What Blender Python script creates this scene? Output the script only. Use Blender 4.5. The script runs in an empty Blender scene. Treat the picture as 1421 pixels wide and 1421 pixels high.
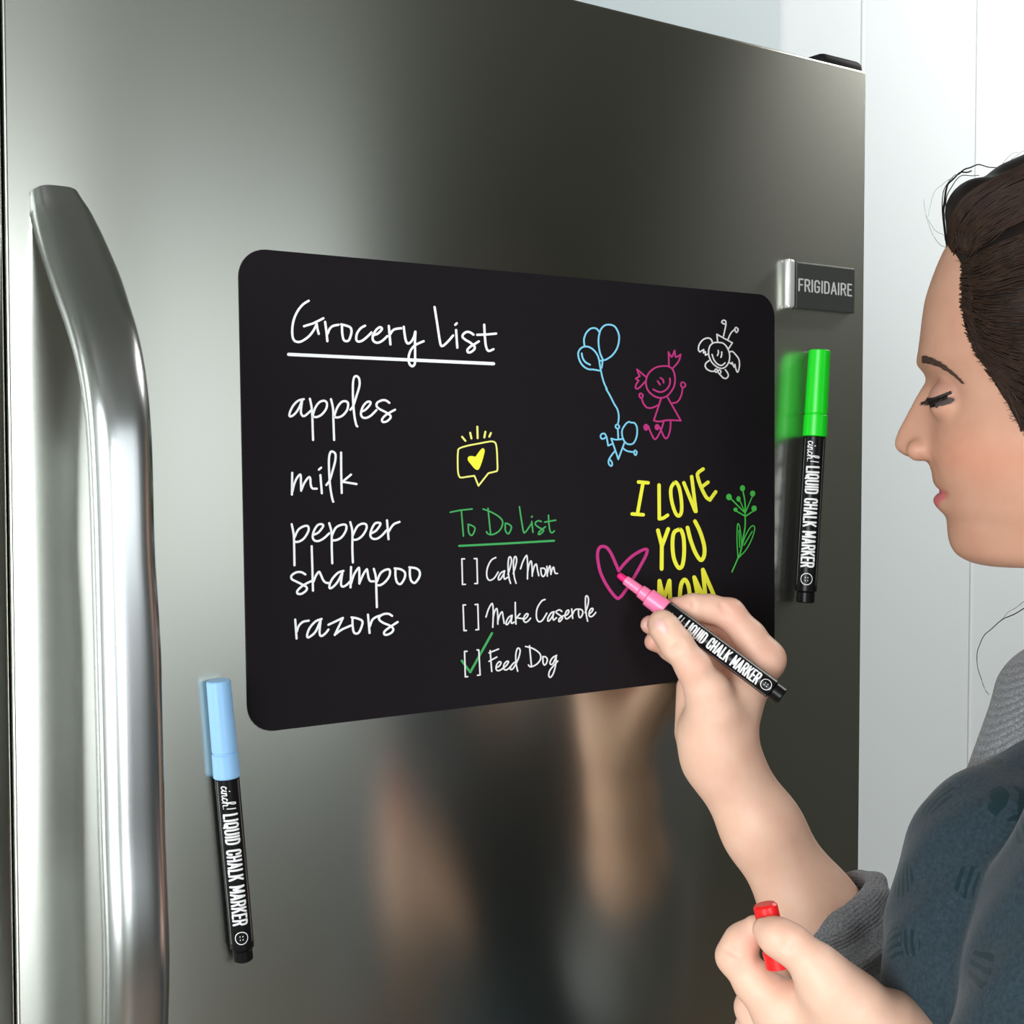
import bpy, bmesh, math, random
import numpy as np
from mathutils import Vector, Matrix

random.seed(7)
rng = np.random.default_rng(7)
scene = bpy.context.scene
COL = scene.collection

# ------------------------------------------------------------------ camera
FPX = 1900.0
YAW, PITCH, ROLL = 0.9498, 0.0394, -0.0006
CAM = np.array([0.0, -0.728, 1.47])
_F = np.array([math.cos(YAW) * math.cos(PITCH), math.sin(YAW) * math.cos(PITCH), -math.sin(PITCH)])
_r = np.array([math.sin(YAW), -math.cos(YAW), 0.0])
_u = np.cross(_r, _F)
_c, _s = math.cos(ROLL), math.sin(ROLL)
CR, CU, CF = _c * _r + _s * _u, -_s * _r + _c * _u, _F
cam_data = bpy.data.cameras.new('camera')
cam = bpy.data.objects.new('camera', cam_data)
COL.objects.link(cam)
cam_data.sensor_width = 36.0
cam_data.lens = FPX / 1421 * 36.0
cam_data.clip_start = 0.02
M = Matrix((tuple(CR), tuple(CU), tuple(-CF))).transposed().to_4x4()
M.translation = Vector(CAM)
cam.matrix_world = M
scene.camera = cam

# ------------------------------------------------------------------ world, lights, exposure
scene.view_settings.view_transform = 'Standard'
scene.view_settings.look = 'None'
scene.view_settings.gamma = 1.0
scene.view_settings.use_curve_mapping = False
scene.view_settings.exposure = 0.22
world = bpy.data.worlds.new('World')
scene.world = world
world.use_nodes = True
world.node_tree.nodes['Background'].inputs[0].default_value = (0.80, 0.90, 1.0, 1)
world.node_tree.nodes['Background'].inputs[1].default_value = 1.0


def area_light(name, loc, target, sx, sy, power, color):
    d = bpy.data.lights.new(name, 'AREA')
    d.shape = 'RECTANGLE'
    d.size, d.size_y = sx, sy
    d.energy = power
    d.color = color
    o = bpy.data.objects.new(name, d)
    COL.objects.link(o)
    o.location = loc
    v = Vector(target) - Vector(loc)
    o.rotation_euler = v.to_track_quat('-Z', 'Y').to_euler()
    return o


# daylight through the window behind the camera; added lights for door glow and wall
area_light('window_daylight', (0.05, -3.36, 1.55), (0.05, 0, 1.55), 0.85, 1.5, 30.0, (0.93, 0.97, 1.0))
area_light('added_door_glow', (1.33, -3.36, 2.1), (1.33, 0, 2.1), 1.15, 1.45, 3.7, (0.98, 1.0, 0.93))  # added window light; its reflection brightens the door's left side
area_light('side_window_daylight', (-1.56, -1.35, 1.55), (0.6, -1.0, 1.4), 1.3, 1.5, 60.0, (0.95, 0.98, 1.0))
area_light('added_wall_fill', (2.7, -0.08, 2.845), (2.7, -0.08, 0), 1.1, 0.5, 29.0, (1.0, 0.97, 0.93))  # added fill for the back wall and face


# ------------------------------------------------------------------ helpers
def ray(px, py):
    return CF + CR * ((px - 710.5) / FPX) - CU * ((py - 710.5) / FPX)


def on_y(px, py, y=0.0):
    d = ray(px, py)
    return CAM + d * ((y - CAM[1]) / d[1])


def on_x(px, py, x):
    d = ray(px, py)
    return CAM + d * ((x - CAM[0]) / d[0])


def at(px, py, depth):
    return CAM + ray(px, py) * depth


def material(name, color, rough=0.5, metal=0.0, spec=0.5, **kw):
    m = bpy.data.materials.new(name)
    m.use_nodes = True
    b = m.node_tree.nodes['Principled BSDF']
    b.inputs['Base Color'].default_value = (*color, 1)
    b.inputs['Roughness'].default_value = rough
    b.inputs['Metallic'].default_value = metal
    b.inputs['Specular IOR Level'].default_value = spec
    for k, v in kw.items():
        b.inputs[k].default_value = v
    return m


def nodes(m):
    return m.node_tree.nodes, m.node_tree.links, m.node_tree.nodes['Principled BSDF']


def srgb(r, g, b):
    f = lambda c: (c / 255 / 12.92) if c <= 10 else ((c / 255 + 0.055) / 1.055) ** 2.4
    return (f(r), f(g), f(b))


def link(name, me, mat, parent=None):
    o = bpy.data.objects.new(name, me)
    COL.objects.link(o)
    if mat is not None:
        for mm in (mat if isinstance(mat, (list, tuple)) else [mat]):
            me.materials.append(mm)
    if parent is not None:
        o.parent = parent
        o.matrix_parent_inverse = parent.matrix_world.inverted()
    return o


def mesh_obj(name, verts, faces, mat, parent=None, smooth=False):
    me = bpy.data.meshes.new(name)
    me.from_pydata([tuple(map(float, v)) for v in verts], [], faces)
    me.update()
    if smooth:
        me.polygons.foreach_set('use_smooth', [True] * len(me.polygons))
    return link(name, me, mat, parent)


def bm_obj(name, bm, mat, parent=None, smooth=False):
    me = bpy.data.meshes.new(name)
    bmesh.ops.recalc_face_normals(bm, faces=bm.faces)
    bm.to_mesh(me)
    bm.free()
    if smooth:
        me.polygons.foreach_set('use_smooth', [True] * len(me.polygons))
    return link(name, me, mat, parent)


def box(bm, lo, hi, bevel=0.0, seg=2):
    r = bmesh.ops.create_cube(bm, size=1.0)
    lo, hi = np.array(lo), np.array(hi)
    for v in r['verts']:
        v.co = Vector((np.array(v.co) + 0.5) * (hi - lo) + lo)
    if bevel:
        es = list({e for v in r['verts'] for e in v.link_edges})
        bmesh.ops.bevel(bm, geom=es, offset=bevel, segments=seg, affect='EDGES', profile=0.5)


def box_obj(name, lo, hi, mat, parent=None, bevel=0.0, seg=2):
    bm = bmesh.new()
    box(bm, lo, hi, bevel, seg)
    return bm_obj(name, bm, mat, parent)


def empty(name, loc, label=None, cat=None, group=None):
    o = bpy.data.objects.new(name, None)
    COL.objects.link(o)
    o.location = Vector([float(c) for c in loc])
    o.empty_display_size = 0.05
    o.matrix_world = Matrix.Translation(o.location)
    if label:
        tag(o, label, cat, group)
    return o


def tag(o, label, cat, group=None):
    o['label'] = label
    o['category'] = cat
    if group:
        o['group'] = group


def struct(o):
    o['kind'] = 'structure'
    return o


def smooth_by_angle(o, deg=35):
    me = o.data
    me.polygons.foreach_set('use_smooth', [True] * len(me.polygons))
    try:
        me.set_sharp_from_angle(angle=math.radians(deg))
    except Exception:
        pass


# ------------------------------------------------------------------ materials
def wall_material(name, color):
    m = material(name, color, 0.55, spec=0.3)
    n, l, b = nodes(m)
    t = n.new('ShaderNodeTexNoise')
    t.inputs['Scale'].default_value = 60
    t.inputs['Detail'].default_value = 3
    bp = n.new('ShaderNodeBump')
    bp.inputs['Strength'].default_value = 0.03
    l.new(t.outputs['Fac'], bp.inputs['Height'])
    l.new(bp.outputs['Normal'], b.inputs['Normal'])
    return m


M_WALL = wall_material('white_panelling', srgb(238, 245, 247))
M_WALL_PALE = wall_material('pale_grey_paint', srgb(214, 225, 228))
M_BEAD = wall_material('white_bead', (0.96, 0.97, 0.97))
M_DARKWALL = wall_material('dark_olive_paint', srgb(64, 66, 57))
M_LIGHTWALL = wall_material('sage_paint', srgb(205, 210, 196))
M_CEIL = wall_material('ceiling_paint', srgb(105, 105, 98))


def floor_material():
    m = material('wood_floor', (0.10, 0.07, 0.05), 0.45)
    n, l, b = nodes(m)
    tc = n.new('ShaderNodeTexCoord')
    br = n.new('ShaderNodeTexBrick')
    br.inputs['Scale'].default_value = 1.0
    br.inputs['Brick Width'].default_value = 1.2
    br.inputs['Row Height'].default_value = 0.14
    br.inputs['Mortar Size'].default_value = 0.003
    br.inputs['Color1'].default_value = (0.20, 0.15, 0.11, 1)
    br.inputs['Color2'].default_value = (0.16, 0.12, 0.09, 1)
    br.inputs['Mortar'].default_value = (0.08, 0.06, 0.04, 1)
    l.new(tc.outputs['Object'], br.inputs['Vector'])
    l.new(br.outputs['Color'], b.inputs['Base Color'])
    return m


M_FLOOR = floor_material()


def steel(name, color, rough, aniso, tangent, scale=(3, 3, 900)):
    m = material(name, color, rough, 1.0)
    n, l, b = nodes(m)
    b.inputs['Anisotropic'].default_value = aniso
    cx = n.new('ShaderNodeCombineXYZ')
    for i in range(3):
        cx.inputs[i].default_value = tangent[i]
    l.new(cx.outputs[0], b.inputs['Tangent'])
    tc = n.new('ShaderNodeTexCoord')
    mp = n.new('ShaderNodeMapping')
    mp.inputs['Scale'].default_value = scale
    no = n.new('ShaderNodeTexNoise')
    no.inputs['Scale'].default_value = 1.0
    no.inputs['Detail'].default_value = 3
    mr = n.new('ShaderNodeMapRange')
    mr.inputs['To Min'].default_value = rough - 0.006
    mr.inputs['To Max'].default_value = rough + 0.006
    l.new(tc.outputs['Object'], mp.inputs['Vector'])
    l.new(mp.outputs['Vector'], no.inputs['Vector'])
    l.new(no.outputs['Fac'], mr.inputs['Value'])
    l.new(mr.outputs['Result'], b.inputs['Roughness'])
    mx = n.new('ShaderNodeMix')
    mx.data_type = 'RGBA'
    mx.inputs['A'].default_value = (*[c * 0.985 for c in color], 1)
    mx.inputs['B'].default_value = (*[min(1, c * 1.015) for c in color], 1)
    l.new(no.outputs['Fac'], mx.inputs['Factor'])
    l.new(mx.outputs['Result'], b.inputs['Base Color'])
    return m


M_STEEL = steel('brushed_stainless', (0.53, 0.54, 0.49), 0.25, 0.77, (0, 0, 1))
M_HANDLE = steel('brushed_handle_steel', (0.66, 0.68, 0.69), 0.25, 0.5, (1, 0, 0), (300, 300, 3))
M_BODY = material('grey_cabinet_enamel', srgb(70, 72, 70), 0.5)
M_BLACKPL = material('black_plastic', (0.008, 0.008, 0.009), 0.6, spec=.2)
M_CHROME = material('satin_chrome', (0.86, 0.86, 0.84), 0.3, 0.35)
M_BADGE = material('dark_badge_metal', (0.11, 0.115, 0.108), 0.38, 0.5)
M_BADGETXT = material('silver_lettering', (0.80, 0.80, 0.77), 0.35, 0.1)
M_BOARD = material('matte_black_magnet_sheet', srgb(30, 27, 30), 0.85, spec=0.06)


def chalk(name, rgb):
    return material(name, rgb, 0.9, spec=0.1)


M_CW = chalk('white_chalk_ink', (0.93, 0.93, 0.93))
M_CW2 = chalk('soft_white_chalk_ink', (0.80, 0.80, 0.80))
M_CG = chalk('green_chalk_ink', srgb(72, 170, 96))
M_CG2 = chalk('bright_green_chalk_ink', srgb(76, 200, 82))
M_CY = chalk('yellow_chalk_ink', srgb(250, 248, 72))
M_CY2 = chalk('pale_yellow_chalk_ink', srgb(246, 243, 130))
M_CB = chalk('light_blue_chalk_ink', srgb(135, 212, 242))
M_CP = chalk('pink_chalk_ink', srgb(196, 58, 130))
M_INK = material('white_label_print', (0.88, 0.88, 0.88), 0.5, spec=0.3)

# ------------------------------------------------------------------ room shell
XL, XR, YB, YF, ZC = -1.6, 3.4, 0.74, -3.4, 2.9
struct(box_obj('floor', (XL - .1, YF - .1, -0.1), (XR + .1, YB + .1, 0), M_FLOOR))
struct(box_obj('ceiling', (XL - .1, YF - .1, ZC), (XR + .1, YB + .1, ZC + .1), M_CEIL))
struct(box_obj('wall_back', (XL - .1, YB, 0), (XR + .1, YB + .1, ZC), M_WALL))
struct(box_obj('wall_right', (XR, YF, 0), (XR + .1, YB, ZC), M_DARKWALL))


def wall_with_hole(name, axis, pos, th, a0, a1, h0, h1, z0, z1, mat):
    bm = bmesh.new()
    for (p, q, zz0, zz1) in ((a0, h0, 0, ZC), (h1, a1, 0, ZC), (h0, h1, 0, z0), (h0, h1, z1, ZC)):
        if q - p < 1e-6:
            continue
        if axis == 'x':
            box(bm, (p, pos, zz0), (q, pos + th, zz1))
        else:
            box(bm, (pos, p, zz0), (pos + th, q, zz1))
    return struct(bm_obj(name, bm, mat))


wall_with_hole('wall_front', 'x', YF - .1, .1, XL, .62, -.4, .5, 0.78, 2.32, M_LIGHTWALL)
wall_with_hole('wall_front_middle', 'x', YF - .1, .1, .62, 2.05, .73, 1.93, 1.35, 2.85, M_DARKWALL)
struct(box_obj('wall_front_side', (2.05, YF - .1, 0), (XR, YF, ZC), M_DARKWALL))
wall_with_hole('wall_left', 'y', XL - .1, .1, YF, YB, -2.0, -0.7, 0.8, 2.3, M_LIGHTWALL)


def window_frame(name, axis, pos, h0, h1, z0, z1):
    bm = bmesh.new()
    w = .05
    def bar(a, b, c, d):
        if axis == 'x':
            box(bm, (a, pos - .03, c), (b, pos + .03, d))
        else:
            box(bm, (pos - .03, a, c), (pos + .03, b, d))
    bar(h0, h0 + w, z0, z1); bar(h1 - w, h1, z0, z1); bar(h0, h1, z0, z0 + w); bar(h0, h1, z1 - w, z1)
    bar((h0 + h1) / 2 - .02, (h0 + h1) / 2 + .02, z0, z1)
    return struct(bm_obj(name, bm, M_BEAD))


window_frame('window_1', 'x', YF - .06, -.4, .5, 0.78, 2.32)
window_frame('added_window', 'x', YF - .06, .73, 1.93, 1.35, 2.85)  # frame of the window added for the door's reflected glow
window_frame('window_2', 'y', XL - .06, -2.0, -0.7, 0.8, 2.3)
struct(box_obj('baseboard_back', (0.95, YB - .018, 0), (XR, YB, .12), M_BEAD))

# tongue-and-groove panelling beads on the back wall, and the paler recessed field left of them
xs = [on_y(1195, 300, YB)[0], on_y(1355, 200, YB)[0], on_y(1355, 200, YB)[0] + .32, on_y(1355, 200, YB)[0] + .64]
bm = bmesh.new()
for x in xs:
    box(bm, (x - .004, YB - .0022, .12), (x + .004, YB, ZC), .001, 1)
struct(bm_obj('trim_1', bm, M_BEAD))
x0 = on_y(1082, 40, YB - .02)[0]
struct(box_obj('trim_2', (-0.45, YB - .02, .0), (x0, YB, ZC), M_WALL_PALE))

# unseen lamp added to brighten the back wall and face
lamp = empty('added_fill_lamp', (2.7, -0.08, ZC), 'flat rectangular white fill lamp added on the ceiling, out of view', 'lamp')
box_obj('fill_lamp_housing', (2.13, -.35, ZC - .045), (3.27, .19, ZC), M_BEAD, lamp, .006)

# ------------------------------------------------------------------ refrigerator
DZ0, DZ1 = 0.12, float(on_y(1143, 84, 0)[2])
DXR = float(on_y(1199, 500, 0)[0])
DXL = float(on_y(8.5, 500, 0)[0])
FXL = DXL - 0.47
fr = empty('refrigerator', ((FXL + DXR) / 2, 0.35, 0), 'stainless steel double door refrigerator with a black board on it', 'refrigerator')
box_obj('body', (FXL + .006, .064, .05), (DXR - .006, .70, DZ1 - .012), M_BODY, fr, .008)
box_obj('toe_kick', (FXL + .02, .09, 0), (DXR - .02, .66, .05), M_BLACKPL, fr)


def door(name, x0, x1):
    bm = bmesh.new()
    box(bm, (x0, 0, DZ0), (x1, .06, DZ1), .0022, 3)
    o = bm_obj(name, bm, M_STEEL, fr)
    smooth_by_angle(o, 40)
    return o


d_right = door('door', DXL + .0004, DXR)
d_left = door('door', FXL, DXL - .0004)
bm = bmesh.new()
box(bm, (FXL + .01, .058, DZ0 + .01), (DXL - .01, .066, DZ1 - .01))
box(bm, (DXL + .01, .058, DZ0 + .01), (DXR - .01, .066, DZ1 - .01))
bm_obj('gasket', bm, M_BLACKPL, fr)
# hinge cover on the top right corner
hx0, hx1 = float(on_y(1141, 82, .012)[0]), float(on_y(1200.5, 95, .012)[0])
bm = bmesh.new()
box(bm, (hx0, .012, DZ1 - .012), (hx1, .10, DZ1 + .0125), .006, 4)
hc = bm_obj('hinge_cover', bm, M_BLACKPL, fr)
smooth_by_angle(hc, 50)
hc['label'] = 'black plastic hinge cover'


# handle: a bowed flat bar, swept along an arc standing out from the door
def catmull(pts, n=8, closed=False):
    P = np.array(pts, float)
    if len(P) < 3 and not closed:
        t = np.linspace(0, 1, n + 1)[:, None]
        return P[0] * (1 - t) + P[-1] * t
    if closed:
        Q = np.vstack([P[-1], P, P[0], P[1]])
    else:
        Q = np.vstack([2 * P[0] - P[1], P, 2 * P[-1] - P[-2]])
    out = []
    for i in range(1, len(Q) - 2):
        p0, p1, p2, p3 = Q[i - 1], Q[i], Q[i + 1], Q[i + 2]
        for k in range(n):
            t = k / n
            out.append(0.5 * ((2 * p1) + (-p0 + p2) * t + (2 * p0 - 5 * p1 + 4 * p2 - p3) * t * t + (-p0 + 3 * p1 - 3 * p2 + p3) * t ** 3))
    if not closed:
        out.append(Q[-2])
    return np.array(out)


HX = float(on_y(41, 268, 0)[0])
hl_px = [(43, 263), (51, 297), (62, 333), (81, 390), (99, 440), (113, 490), (123, 545), (129, 605), (133, 690), (136, 790), (140, 950), (145, 1160), (151, 1390)]
hp = [on_x(a, b, HX) for a, b in hl_px]
hp = np.array([[HX, min(-0.004, p[1]), p[2]] for p in hp])
zlow = hp[-1, 2]
ylast = hp[-1, 1]
zc = (hp[5, 2] + (-0.62 + hp[-1, 2])) / 2
# mirror the upper bow below the frame to finish the bar
ztop = hp[0, 2]
low = [[HX, p[1], zlow - .12 - (hp[7, 2] - p[2]) * -1 - 0] for p in hp[:7][::-1]]
low = [[HX, hp[i, 1], zlow - .10 - (hp[i, 2] - hp[7, 2])] for i in range(6, -1, -1)]
hp = np.vstack([hp, low])
path = catmull(hp, 6)
HW = 0.0345
OUTER = np.array([(247, 75), (255, 98.5), (283, 126), (312, 142), (346, 157.5), (381, 173), (421, 185), (456, 196), (499, 205), (543, 211), (586, 214.5), (633, 217), (751, 219.5), (850, 224), (960, 228), (1200, 232), (1421, 235)], float)


def pix(P):
    q = P - CAM
    return 710.5 + FPX * (q @ CR) / (q @ CF), 710.5 - FPX * (q @ CU) / (q @ CF)


widths = []
for p in path:
    lo_, hi_ = .008, .05
    for _ in range(30):
        m_ = (lo_ + hi_) / 2
        qx, qy = pix(p + np.array([m_, -.003, 0]))
        if qx < np.interp(qy, OUTER[:, 0], OUTER[:, 1]):
            lo_ = m_
        else:
            hi_ = m_
    widths.append(m_)
widths = np.array(widths)
half_ = len(widths) // 2
wmid = float(np.median(widths[10:half_]))
widths[half_:] = wmid
widths = np.clip(widths, .010, wmid * 1.3)
widths = np.convolve(np.pad(widths, 2, 'edge'), np.ones(5) / 5, 'valid')
prof = []  # (x across, n outward) cross-section: slightly convex outer face, soft edges, thin inner face
for t in np.linspace(0, 1, 11):
    prof.append((HW * t, 0.0035 * (1 - (2 * t - 1) ** 2) + 0.0))
cs = [(0.0012, -0.011), (0.0, -0.0095), (0.0, -0.0018)] + [(0.0012 + (HW - .0024) * t, 0.0052 * (1 - (2 * t - 1) ** 4) ** .9) for t in np.linspace(0.0, 1, 13)] + [(HW, -0.0018), (HW, -0.0095), (HW - .0012, -0.011)]
V, Fc = [], []
npth, ncs = len(path), len(cs)
for i, p in enumerate(path):
    a = path[max(0, i - 1)]
    b = path[min(npth - 1, i + 1)]
    tg = (b - a) / np.linalg.norm(b - a)
    nrm = np.cross(tg, np.array([1.0, 0, 0]))
    nrm /= np.linalg.norm(nrm)
    if nrm[1] > 0:
        nrm = -nrm
    if nrm[1] > -0.02:
        nrm[1] = -0.02
    for (cx_, cn) in cs:
        q = p + np.array([cx_ / HW * widths[i], 0, 0]) + nrm * cn
        q[1] = min(q[1], 0.001)
        V.append(q)
for i in range(npth - 1):
    for k in range(ncs):
        k2 = (k + 1) % ncs
        Fc.append((i * ncs + k, i * ncs + k2, (i + 1) * ncs + k2, (i + 1) * ncs + k))
Fc.append(tuple(range(ncs)))
Fc.append(tuple((npth - 1) * ncs + k for k in range(ncs))[::-1])
hd = mesh_obj('handle', V, Fc, M_HANDLE, d_right, True)
bm = bmesh.new(); bm.from_mesh(hd.data); bmesh.ops.recalc_face_normals(bm, faces=bm.faces); bm.to_mesh(hd.data); bm.free()
smooth_by_angle(hd, 45)
hd['label'] = 'bowed stainless handle bar'
# ------------------------------------------------------------------ strokes
def split_corners(pts):
    out, cur = [], [pts[0]]
    for i in range(1, len(pts)):
        cur.append(pts[i])
        if i < len(pts) - 1:
            u, v = pts[i] - pts[i - 1], pts[i + 1] - pts[i]
            if u @ v < .8 * np.linalg.norm(u) * np.linalg.norm(v):
                out.append(np.array(cur)); cur = [pts[i]]
    out.append(np.array(cur))
    return out


def parse(s):
    """'x,y x,y ; |x,y ...' -> list of polylines (a leading | keeps the corners sharp)"""
    out = []
    for part in s.split(';'):
        part = part.strip()
        if not part:
            continue
        sharp = part.startswith('|')
        pts = np.array([[float(c) for c in w.split(',')] for w in part.strip('| ').split()])
        out.extend(split_corners(pts) if sharp else [pts if len(pts) < 3 else catmull(pts, 6)])
    return out


def ribbon(strokes, width, fn, name, mat, parent, taper=False, fills=()):
    """flat stroke ribbons with round ends in 2D, taken to 3D by fn (array of 2D points -> array of 3D points)"""
    V2, Fs, LY = [], [], []
    for si, P in enumerate(strokes):
        P = P[np.r_[True, np.linalg.norm(np.diff(P, axis=0), axis=1) > 1e-6]]
        n = len(P)
        h = width / 2
        if n == 1:
            P = np.vstack([P, P + [1e-3, 0]]); n = 2
        T = np.gradient(P, axis=0)
        T /= np.linalg.norm(T, axis=1)[:, None] + 1e-12
        N = np.stack([-T[:, 1], T[:, 0]], 1)
        # mitre at sharp corners
        for i in range(1, n - 1):
            a = P[i] - P[i - 1]; b = P[i + 1] - P[i]
            a = a / np.linalg.norm(a); b = b / np.linalg.norm(b)
            m = np.array([-(a + b)[1], (a + b)[0]])
            ln = np.linalg.norm(m)
            if ln > 1e-3:
                m /= ln
                N[i] = m / max(0.5, abs(m @ np.array([-a[1], a[0]])))
        base = len(V2)
        for p, nn in zip(P, N):
            V2.append(p + nn * h); V2.append(p - nn * h)
        for i in range(n - 1):
            k = base + 2 * i
            Fs.append((k, k + 1, k + 3, k + 2))
        for (p, nn, t) in ((P[0], N[0], -T[0]), (P[-1], N[-1], T[-1])):
            b0 = len(V2)
            for a in np.linspace(0, math.pi, 7):
                V2.append(p + h * (nn * math.cos(a) + t * math.sin(a)))
            Fs.append(tuple(range(b0, b0 + 7)))
        LY.extend(si + .8 * np.minimum(np.arange(len(V2) - len(LY)) / (2 * n), 1))
    for poly in fills:
        b0 = len(V2)
        V2.extend(list(poly))
        Fs.append(tuple(range(b0, b0 + len(poly))))
    LY.extend([len(strokes)] * (len(V2) - len(LY)))
    V3 = fn(np.array(V2), np.array(LY) * 1e-5)
    o = mesh_obj(name, V3, Fs, mat, parent)
    return o


# ------------------------------------------------------------------ the black board
BT = 0.0014
corners = [on_y(330.3, 343.4), on_y(1073, 410.5), on_y(1073, 929.5), on_y(343.7, 1017.8)]
outline = []
RAD = 0.0165
for i in range(4):
    p = corners[i]; a = corners[i - 1]; b = corners[(i + 1) % 4]
    da = (a - p) / np.linalg.norm(a - p); db = (b - p) / np.linalg.norm(b - p)
    cc = p + (da + db) * RAD
    for t in np.linspace(0, math.pi / 2, 9):
        outline.append(cc - db * RAD * math.cos(t) - da * RAD * math.sin(t))
n = len(outline)
V = [[q[0], -BT, q[2]] for q in outline] + [[q[0], -0.0001, q[2]] for q in outline]
Fs = [tuple(range(n)), tuple(range(2 * n - 1, n - 1, -1))] + [(i, n + i, n + (i + 1) % n, (i + 1) % n) for i in range(n)]
board = mesh_obj('chalkboard_sheet', V, Fs, M_BOARD)
tag(board, 'black magnetic board with rounded corners, lists and drawings on the refrigerator door', 'board')


def on_board(pts, off=0.0002):
    off = off + np.zeros(len(pts))
    return np.array([on_y(p[0], p[1], -BT - o_) for p, o_ in zip(pts, off)])


LAYER = [0]


def board_mark(name, crop, items, width, mat, fills='', label=None):
    """items traced in a crop of (x0, y0, scale); width in picture pixels on the board"""
    LAYER[0] += 1
    off = 0.00015 + LAYER[0] * 0.000003
    strokes, polys = [], []
    for (x0, y0, sc), s in ([(crop, items)] if isinstance(items, str) else items):
        for P in parse(s):
            strokes.append(P / sc + [x0, y0])
    for f in fills if isinstance(fills, (list, tuple)) else ([fills] if fills else []):
        x0, y0, sc = crop
        polys.append(parse(f + ' ' + f.split()[0])[0][:-1] / sc + [x0, y0])
    o = ribbon(strokes, width, lambda q, ly: on_board(q, off + ly), name, mat, board, fills=polys)
    if label:
        o['label'] = label
    return o


def blob(x, y, r, squash=1.0):
    return ' '.join('%.1f,%.1f' % (x + r * math.cos(a), y + r * squash * math.sin(a)) for a in np.linspace(0, 2 * math.pi, 10)[:-1])
# ------------------------------------------------------------------ handwriting on the board
A1, A2 = (390, 400, 8.881), (540, 400, 8.881)
board_mark('heading_lettering', A1, [
    (A1, '340,155 270,200 205,280 160,380 140,480 140,580 160,640 205,662 260,650 340,595 400,520 440,440 ; |440,440 450,510 465,562 ; |283,468 400,432 522,370'),
    (A1, '|543,415 560,540 571,652 ; 574,560 600,500 640,465 708,450 ; 740,445 800,460 850,480 868,520 860,580 835,640 800,652 770,630 755,560 750,455'),
    (A1, '1035,462 985,490 945,540 928,590 930,640 960,658 1010,640 1070,590 1115,545 ; 1130,580 1190,560 1240,510 1235,485 1205,485 1160,530 1130,600 1140,650 1190,672 1250,645 1310,590 ; |1328,465 1348,692'),
    (A2, '15,565 40,525 80,502 150,493 ; 180,475 190,560 205,640 230,680 270,660 305,600 322,535 ; 324,535 318,680 320,800 318,920 300,955 280,960 250,930 240,860 255,790 290,730 340,690 425,653'),
    (A2, '|560,232 590,420 618,610 ; 618,610 635,695 655,712 690,690 740,640 788,582 ; |825,515 840,732 ; |815,450 833,432'),
    (A2, '1040,572 1000,545 955,538 915,565 905,600 940,635 1000,670 1050,715 1050,750 1010,785 975,790 965,760 1000,720 1050,690 1105,655 ; 1172,450 1180,600 1195,720 1225,772 1285,752 ; |1085,574 1200,570 1318,559')], 3.3, M_CW)
board_mark('heading_underline', A1, '|94,815 2618,930', 4.6, M_CW)
A3 = (390, 510, 8.881)
board_mark('list_word', A3, '280,390 210,410 150,470 110,550 105,595 130,600 180,560 225,490 262,395 ; 262,395 250,480 245,550 260,590 285,598 320,575 370,530 ; 355,385 375,480 385,600 390,760 395,893 ; 387,600 420,500 470,430 530,410 565,440 555,510 500,580 440,610 395,605 ; 615,390 640,500 645,640 650,780 654,893 ; 655,600 690,500 740,430 790,415 825,440 815,520 760,590 700,615 655,610 ; 855,520 890,470 930,350 965,230 965,150 940,110 905,115 888,180 885,300 890,450 905,600 925,700 940,726 ; 990,545 1040,520 1095,460 1100,425 1060,425 1010,480 985,560 1000,610 1050,620 1110,590 1175,525 ; 1335,435 1290,405 1240,405 1185,435 1180,480 1220,515 1290,550 1345,590 1345,625 1300,665 1255,670 1245,640 1280,595 1340,555 1405,520', 3.1, M_CW)
A4 = (390, 610, 8.881)
board_mark('list_word', A4, '|138,410 136,540 134,678 ; 140,640 165,540 205,460 240,435 245,530 248,630 ; 250,620 290,530 340,465 360,480 365,550 385,600 440,605 ; |485,438 503,662 ; |466,370 494,346 ; 558,560 600,500 640,370 668,260 670,180 640,150 610,155 592,220 590,330 597,480 610,610 630,720 643,766 ; |740,160 741,400 748,658 ; |862,432 757,520 930,548', 3.1, M_CW)
A5 = (390, 700, 7.105)
board_mark('list_word', A5, '105,195 125,300 130,450 132,600 ; 130,330 170,250 225,215 265,215 270,260 230,330 180,365 135,370 ; 320,300 370,275 415,215 400,195 360,205 325,260 312,320 330,355 370,360 420,335 475,285 ; 475,185 498,280 500,430 505,580 ; 500,310 540,230 600,200 640,205 640,255 600,320 550,350 505,355 ; 683,175 703,270 703,430 708,572 ; 705,310 750,220 800,190 840,200 840,245 800,310 750,345 708,348 ; 890,285 940,255 980,195 960,180 925,190 895,240 880,300 900,335 945,338 995,305 1040,255 ; |1045,157 1060,343 ; 1060,270 1090,220 1120,190 1168,172', 3.1, M_CW)
board_mark('list_word', A5, '240,690 200,668 150,670 105,700 105,735 150,760 210,790 250,815 250,845 205,880 165,880 160,855 190,820 240,785 300,755 ; |302,412 308,600 315,850 ; 320,760 345,700 375,665 395,700 415,745 440,770 470,775 ; 615,655 560,675 505,735 480,790 480,825 510,815 560,760 605,670 ; 605,670 592,760 595,800 615,810 650,790 680,760 ; |690,617 688,700 685,818 ; 690,780 720,690 760,630 770,635 772,700 772,780 ; 775,770 810,690 840,645 850,650 862,720 880,755 915,758 ; 915,635 935,720 940,850 945,1013 ; 945,760 980,680 1030,645 1070,645 1070,700 1030,760 980,795 945,795 ; 1120,630 1180,640 1220,670 1220,720 1190,775 1165,785 1140,760 1128,700 1128,640 ; 1265,620 1330,630 1365,660 1365,710 1330,765 1305,772 1280,745 1270,690 1270,630', 3.1, M_CW)
A6 = (390, 830, 7.105)
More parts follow.
